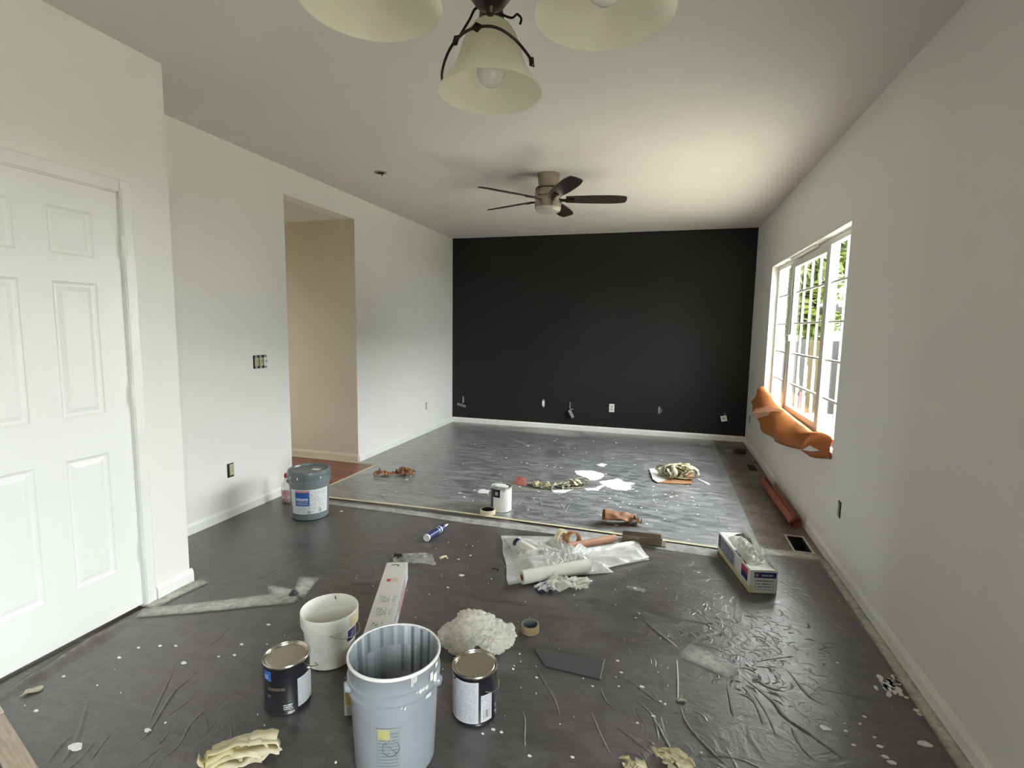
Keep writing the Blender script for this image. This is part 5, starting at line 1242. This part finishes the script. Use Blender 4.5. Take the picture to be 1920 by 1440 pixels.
# small clear bag with black bits
p = fl(778,1052)
bg_ = thing('clear_bag', 'small flat clear plastic bag behind the long carton', 'plastic bag', (p.x, p.y, .006), .3)
o = crumple('bag_film', M['bag'], None, None, (0,0,0), (.25,.15,.03), 9, n=16, freq=3, amp=.3, smooth=50, squeeze=.95, solid=0); o.parent = bg_
p = fl(740,1052)
bb = thing('black_clip', 'small black plastic clip at the end of the long carton', 'clip', (p.x+.01, p.y+.03, .006), .4)
mb = MB(); mb.box(-.022,.022,-.006,.006,.0,.03).box(-.006,.006,-.022,.022,.006,.024).box(-.026,-.014,-.014,.014,.014,.036); mb.build('clip_body', M['black'], bb, smooth=30, bevel=.003)
# folded clear sheeting pile
q = [fl(940,1008), fl(1190,1022), fl(1219,1052), fl(952,1090)]
cen = (q[0]+q[1]+q[2]+q[3])/4
sp = thing('folded_sheeting', 'pile of folded clear plastic sheeting with fanned creases', 'plastic sheet', (cen.x, cen.y, .009))
def fold_patch(name, q, z0, hgt, seed, nx=56, ny=34, fan=None, m=M['sheetpile']):
    mb = MB()
    for j in range(ny+1):
        for i in range(nx+1):
            u, v = i/nx, j/ny; P = q[3].lerp(q[2], u).lerp(q[0].lerp(q[1], u), v)
            e = min(1, 7*min(u, 1-u, v, 1-v)+.02)
            ang = math.atan2(P.y-fan.y, P.x-fan.x); rr = (P-fan).length
            f = (1-abs(noise.noise(Vector((ang*3.2, rr*1.2, seed)))))**3*.55+(1-abs(noise.noise(Vector((ang*7+3, rr*2.4, seed+4)))))**4*.3+.3*max(0,noise.noise(Vector((P.x*6,P.y*6,seed))))
            dx = noise.noise(Vector((P.x*5,P.y*5,seed+2)))*.016
            mb.v.append((P.x-cen.x+dx, P.y-cen.y+dx*.5, z0+hgt*e*f))
    for j in range(ny):
        for i in range(nx):
            a = j*(nx+1)+i; mb.f.append((a,a+1,a+nx+2,a+nx+1)); mb.m.append(0); mb.uv.append(None)
    o = mb.build(name, m, sp, smooth=60); return o
fan_c = fl(1065,1062)
fold_patch('lower_layer', [fl(940,1007), fl(1170,1010), fl(1219,1052), fl(955,1100)], .001, .032, 3, fan=fan_c)
fold_patch('upper_layer', [fl(945,1012), fl(1060,1020), fl(1150,1078), fl(985,1090)], .006, .075, 8, fan=fan_c)
fold_patch('folded_flap', [fl(1075,1048), fl(1192,1020), fl(1218,1052), fl(1100,1082)], .016, .055, 15, fan=fan_c)
fold_patch('crease_bundle', [fl(1000,1040), fl(1100,1032), fl(1110,1080), fl(1020,1085)], .025, .06, 25, fan=fan_c)
# wrapped bundle in front of the roll
p = fl(1045,1108)
wr = thing('wrapped_bundle', 'clear bag holding a navy and white wrapper next to the white plastic roll', 'plastic bag', (p.x, p.y+.03, .006), .42)
o = crumple('bag_film', M['crumple'], None, None, (.03,.0,0), (.34,.13,.075), 19, n=24, freq=5, amp=.6, smooth=50, squeeze=.8, solid=0); o.parent = wr
o = crumple('wrapper', print_mat('navy_wrapper', (.6,.6,.62), (.04,.05,.12), rows=3, cols=5, thr=.45), None, None, (-.08,-.01,0), (.13,.09,.05), 23, n=10, freq=4, amp=.5); o.parent = wr
# fill uvs for wrapper
L_ = o.data.uv_layers.new(name='UVMap')
for pl in o.data.polygons:
    for li in pl.loop_indices:
        v = o.data.vertices[o.data.loops[li].vertex_index].co; L_.data[li].uv = (v.x/.13+.5, v.y/.09+.5)
# glossy plastic scraps
p = fl(1193,1108); crumple('plastic_scrap', M['bag'], 'small glossy clear plastic scrap on bare grey sheet', 'plastic', (p.x, p.y, .006), (.12,.05,.015), 41, n=8, freq=3, amp=.4, smooth=40, solid=0)
p = fl(928,1071); sc_ = MB().tube([(-.02,0,.004),(.0,.004,.008),(.025,0,.004)], .004, 6).build('hook_screw', M['black']); sc_.location = (p.x, p.y, .006); tag(sc_, 'little black screw hook beside the folded clear sheeting', 'screw')
# grey sanding sheet
q = [fl(1000,1218), fl(1134,1241), fl(1126,1277), fl(1022,1252)]
c = sum(q, Vector())/4; mb = MB(); mb.add([(v.x-c.x, v.y-c.y, 0) for v in q]+[(v.x-c.x, v.y-c.y, .004) for v in q], [(3,2,1,0),(4,5,6,7),(0,1,5,4),(1,2,6,5),(2,3,7,6),(3,0,4,7)])
ss = thing('sanding_sheet', 'flat dark grey abrasive sheet strip stuck on the plastic', 'sandpaper', (c.x, c.y, .0055)); mb.build('sheet_body', M['mesh'], ss, smooth=0)
a, b = q[1]-c, q[2]-c; MB().box(0,(b-a).length,-.004,.0,.003,.006, M=Matrix.Translation((a.x,a.y,0)) @ Matrix.Rotation(math.atan2((b-a).y,(b-a).x),4,'Z')).build('torn_edge', M['grime'], ss, smooth=0)
# wooden strip in the lower left
a = fl(-30,1330); b = fl(52,1470); d = b-a
ws = thing('wooden_strip', 'whitewashed wooden strip on the floor below the white door', 'wood strip', (a.x, a.y, .006), math.atan2(d.y, d.x))
MB().box(0, d.length+.25, -.032, .032, 0, .016).build('strip_body', M['stick'], ws, smooth=30, bevel=.002)
MB().box(.0, .12, -.033, .033, .0155, .0175).build('paint_end', M['cream'], ws, smooth=0)

# ================================================================== BROWN PAPER HANGING FROM THE WINDOW SILL
kp = thing('masking_paper', 'orange-brown masking paper sagging off the window sill in folds', 'paper', (XR, 4.9, WZ0))
# stations along y: points from the glass side over the sill edge and down into the room (offset from wall, height)
ST = [ # y, [(x offset from wall plane, z)...]
 (6.06, [(.06,.70),(.02,.80),(-.03,.86),(-.08,.84),(-.11,.76),(-.12,.68)]),
 (5.75, [(.055,.70),(.02,.76),(-.04,.83),(-.11,.79),(-.15,.69),(-.16,.58)]),
 (5.35, [(.05,.69),(.02,.73),(-.04,.76),(-.12,.72),(-.17,.62),(-.17,.52)]),
 (5.0,  [(.05,.69),(.01,.73),(-.05,.755),(-.12,.71),(-.15,.62),(-.14,.52)]),
 (4.6,  [(.05,.69),(.01,.72),(-.04,.73),(-.09,.69),(-.12,.62),(-.12,.53)]),
 (4.3,  [(.05,.69),(.01,.715),(-.03,.72),(-.075,.69),(-.10,.63),(-.09,.56)]),
 (4.15, [(.05,.69),(.01,.715),(-.03,.73),(-.06,.71),(-.085,.665),(-.10,.60)]),
 (3.95, [(.05,.70),(.01,.74),(-.02,.765),(-.07,.74),(-.10,.66),(-.09,.585)]),
 (3.78, [(.05,.71),(.01,.75),(-.02,.775),(-.05,.745),(-.07,.68),(-.06,.62)]),
 (3.70, [(.05,.70),(.01,.735),(-.02,.755),(-.04,.73),(-.05,.67),(-.045,.63)])]
rows = []
for y, pr_ in ST: rows.append(smooth_path([(o_, y, z_) for o_, z_ in pr_], 3))
cols = list(zip(*rows)); grid = [smooth_path([tuple(v) for v in c_], 3) for c_ in cols]
nn, mm_ = len(grid), len(grid[0]); mb = MB()
for i in range(nn):
    for j in range(mm_):
        v = grid[i][j]; t = i/(nn-1)
        k = .045*t*(1-abs(noise.noise(Vector((v.y*2.6+v.z*4, v.z*3.5-v.y*1.2, 2))))*2.2)+.010*t*noise.noise(Vector((v.y*11, v.z*11, 5)))
        mb.v.append((v.x+k, v.y-4.9, v.z-WZ0+.012*t*noise.noise(Vector((v.y*4,1,3)))))
for i in range(nn-1):
    for j in range(mm_-1): a = i*mm_+j; mb.f.append((a, a+1, a+mm_+1, a+mm_)); mb.m.append(0); mb.uv.append(None)
mb.build('paper_sheet', M['kraft'], kp, smooth=16, solid=.001)
q = [Vector((-.165,.62,.02)), Vector((-.11,.25,.105)), Vector((-.03,.02,.10)), Vector((-.05,.10,.075)), Vector((-.175,.48,-.06)), Vector((-.18,.68,-.03))]
MB().add([tuple(v+Vector((-.012,0,0))) for v in q], [(0,1,2,3,4,5)]).build('folded_strip', pm('pale_paper_back', (.62,.40,.27), (.56,.36,.24), rough=.5, trans=.3), kp, smooth=0, solid=.001)
p = [(-.06,-1.2,.02),(-.075,-1.05,-.02),(-.09,-.9,-.045),(-.07,-1.0,.01)]
MB().add([(x-.012,y,z) for x,y,z in p], [(0,1,2,3)]).build('painted_sunlit_corner', M['glovew'], kp, smooth=0, solid=.001)  # white quad paints sunlight on the near edge of the paper

# ------------------------------------------------------------------ sub-parts
def nest(root, pairs):
    base = lambda o: o.name.split('.')[0]
    for child, parent in pairs:
        ps = [c for c in root.children if base(c) == parent]; cs = [c for c in root.children if base(c) == child]
        for i, c in enumerate(cs):
            if ps: c.parent = ps[min(i*len(ps)//max(1, len(cs)), len(ps)-1)]
nest(ch, [('vine_leaf','vine_wire'), ('vine_stem','vine_wire'), ('vine_curl','vine_wire'), ('light_bulb','socket_cup')])
nest(bk, [('hazard_print','warning_label'), ('label_border','warning_label'), ('prohibition_sign','warning_label')])
nest(gp, [('barcode','label'), ('red_band','label'), ('swoosh','blue_panel'), ('blue_text','blue_panel'), ('lid_sticker','lid')])
nest(c1, [('blue_square_text','blue_square')]); nest(c2, [('barcode','barcode_strip')]); nest(c3, [('round_emblem','black_corner_label')])
nest(wb, [('sticker_text','blue_sticker')]); nest(gb, [('band_text','blue_end_band'), ('round_logo','blue_end_band')])
nest(fan, [('trim_ring','motor_housing'), ('light_diffuser','motor_housing')])
nest(ck, [('white_band','tube_body'), ('label_text','tube_body')]); nest(rl, [('core_shade_disc','core')])
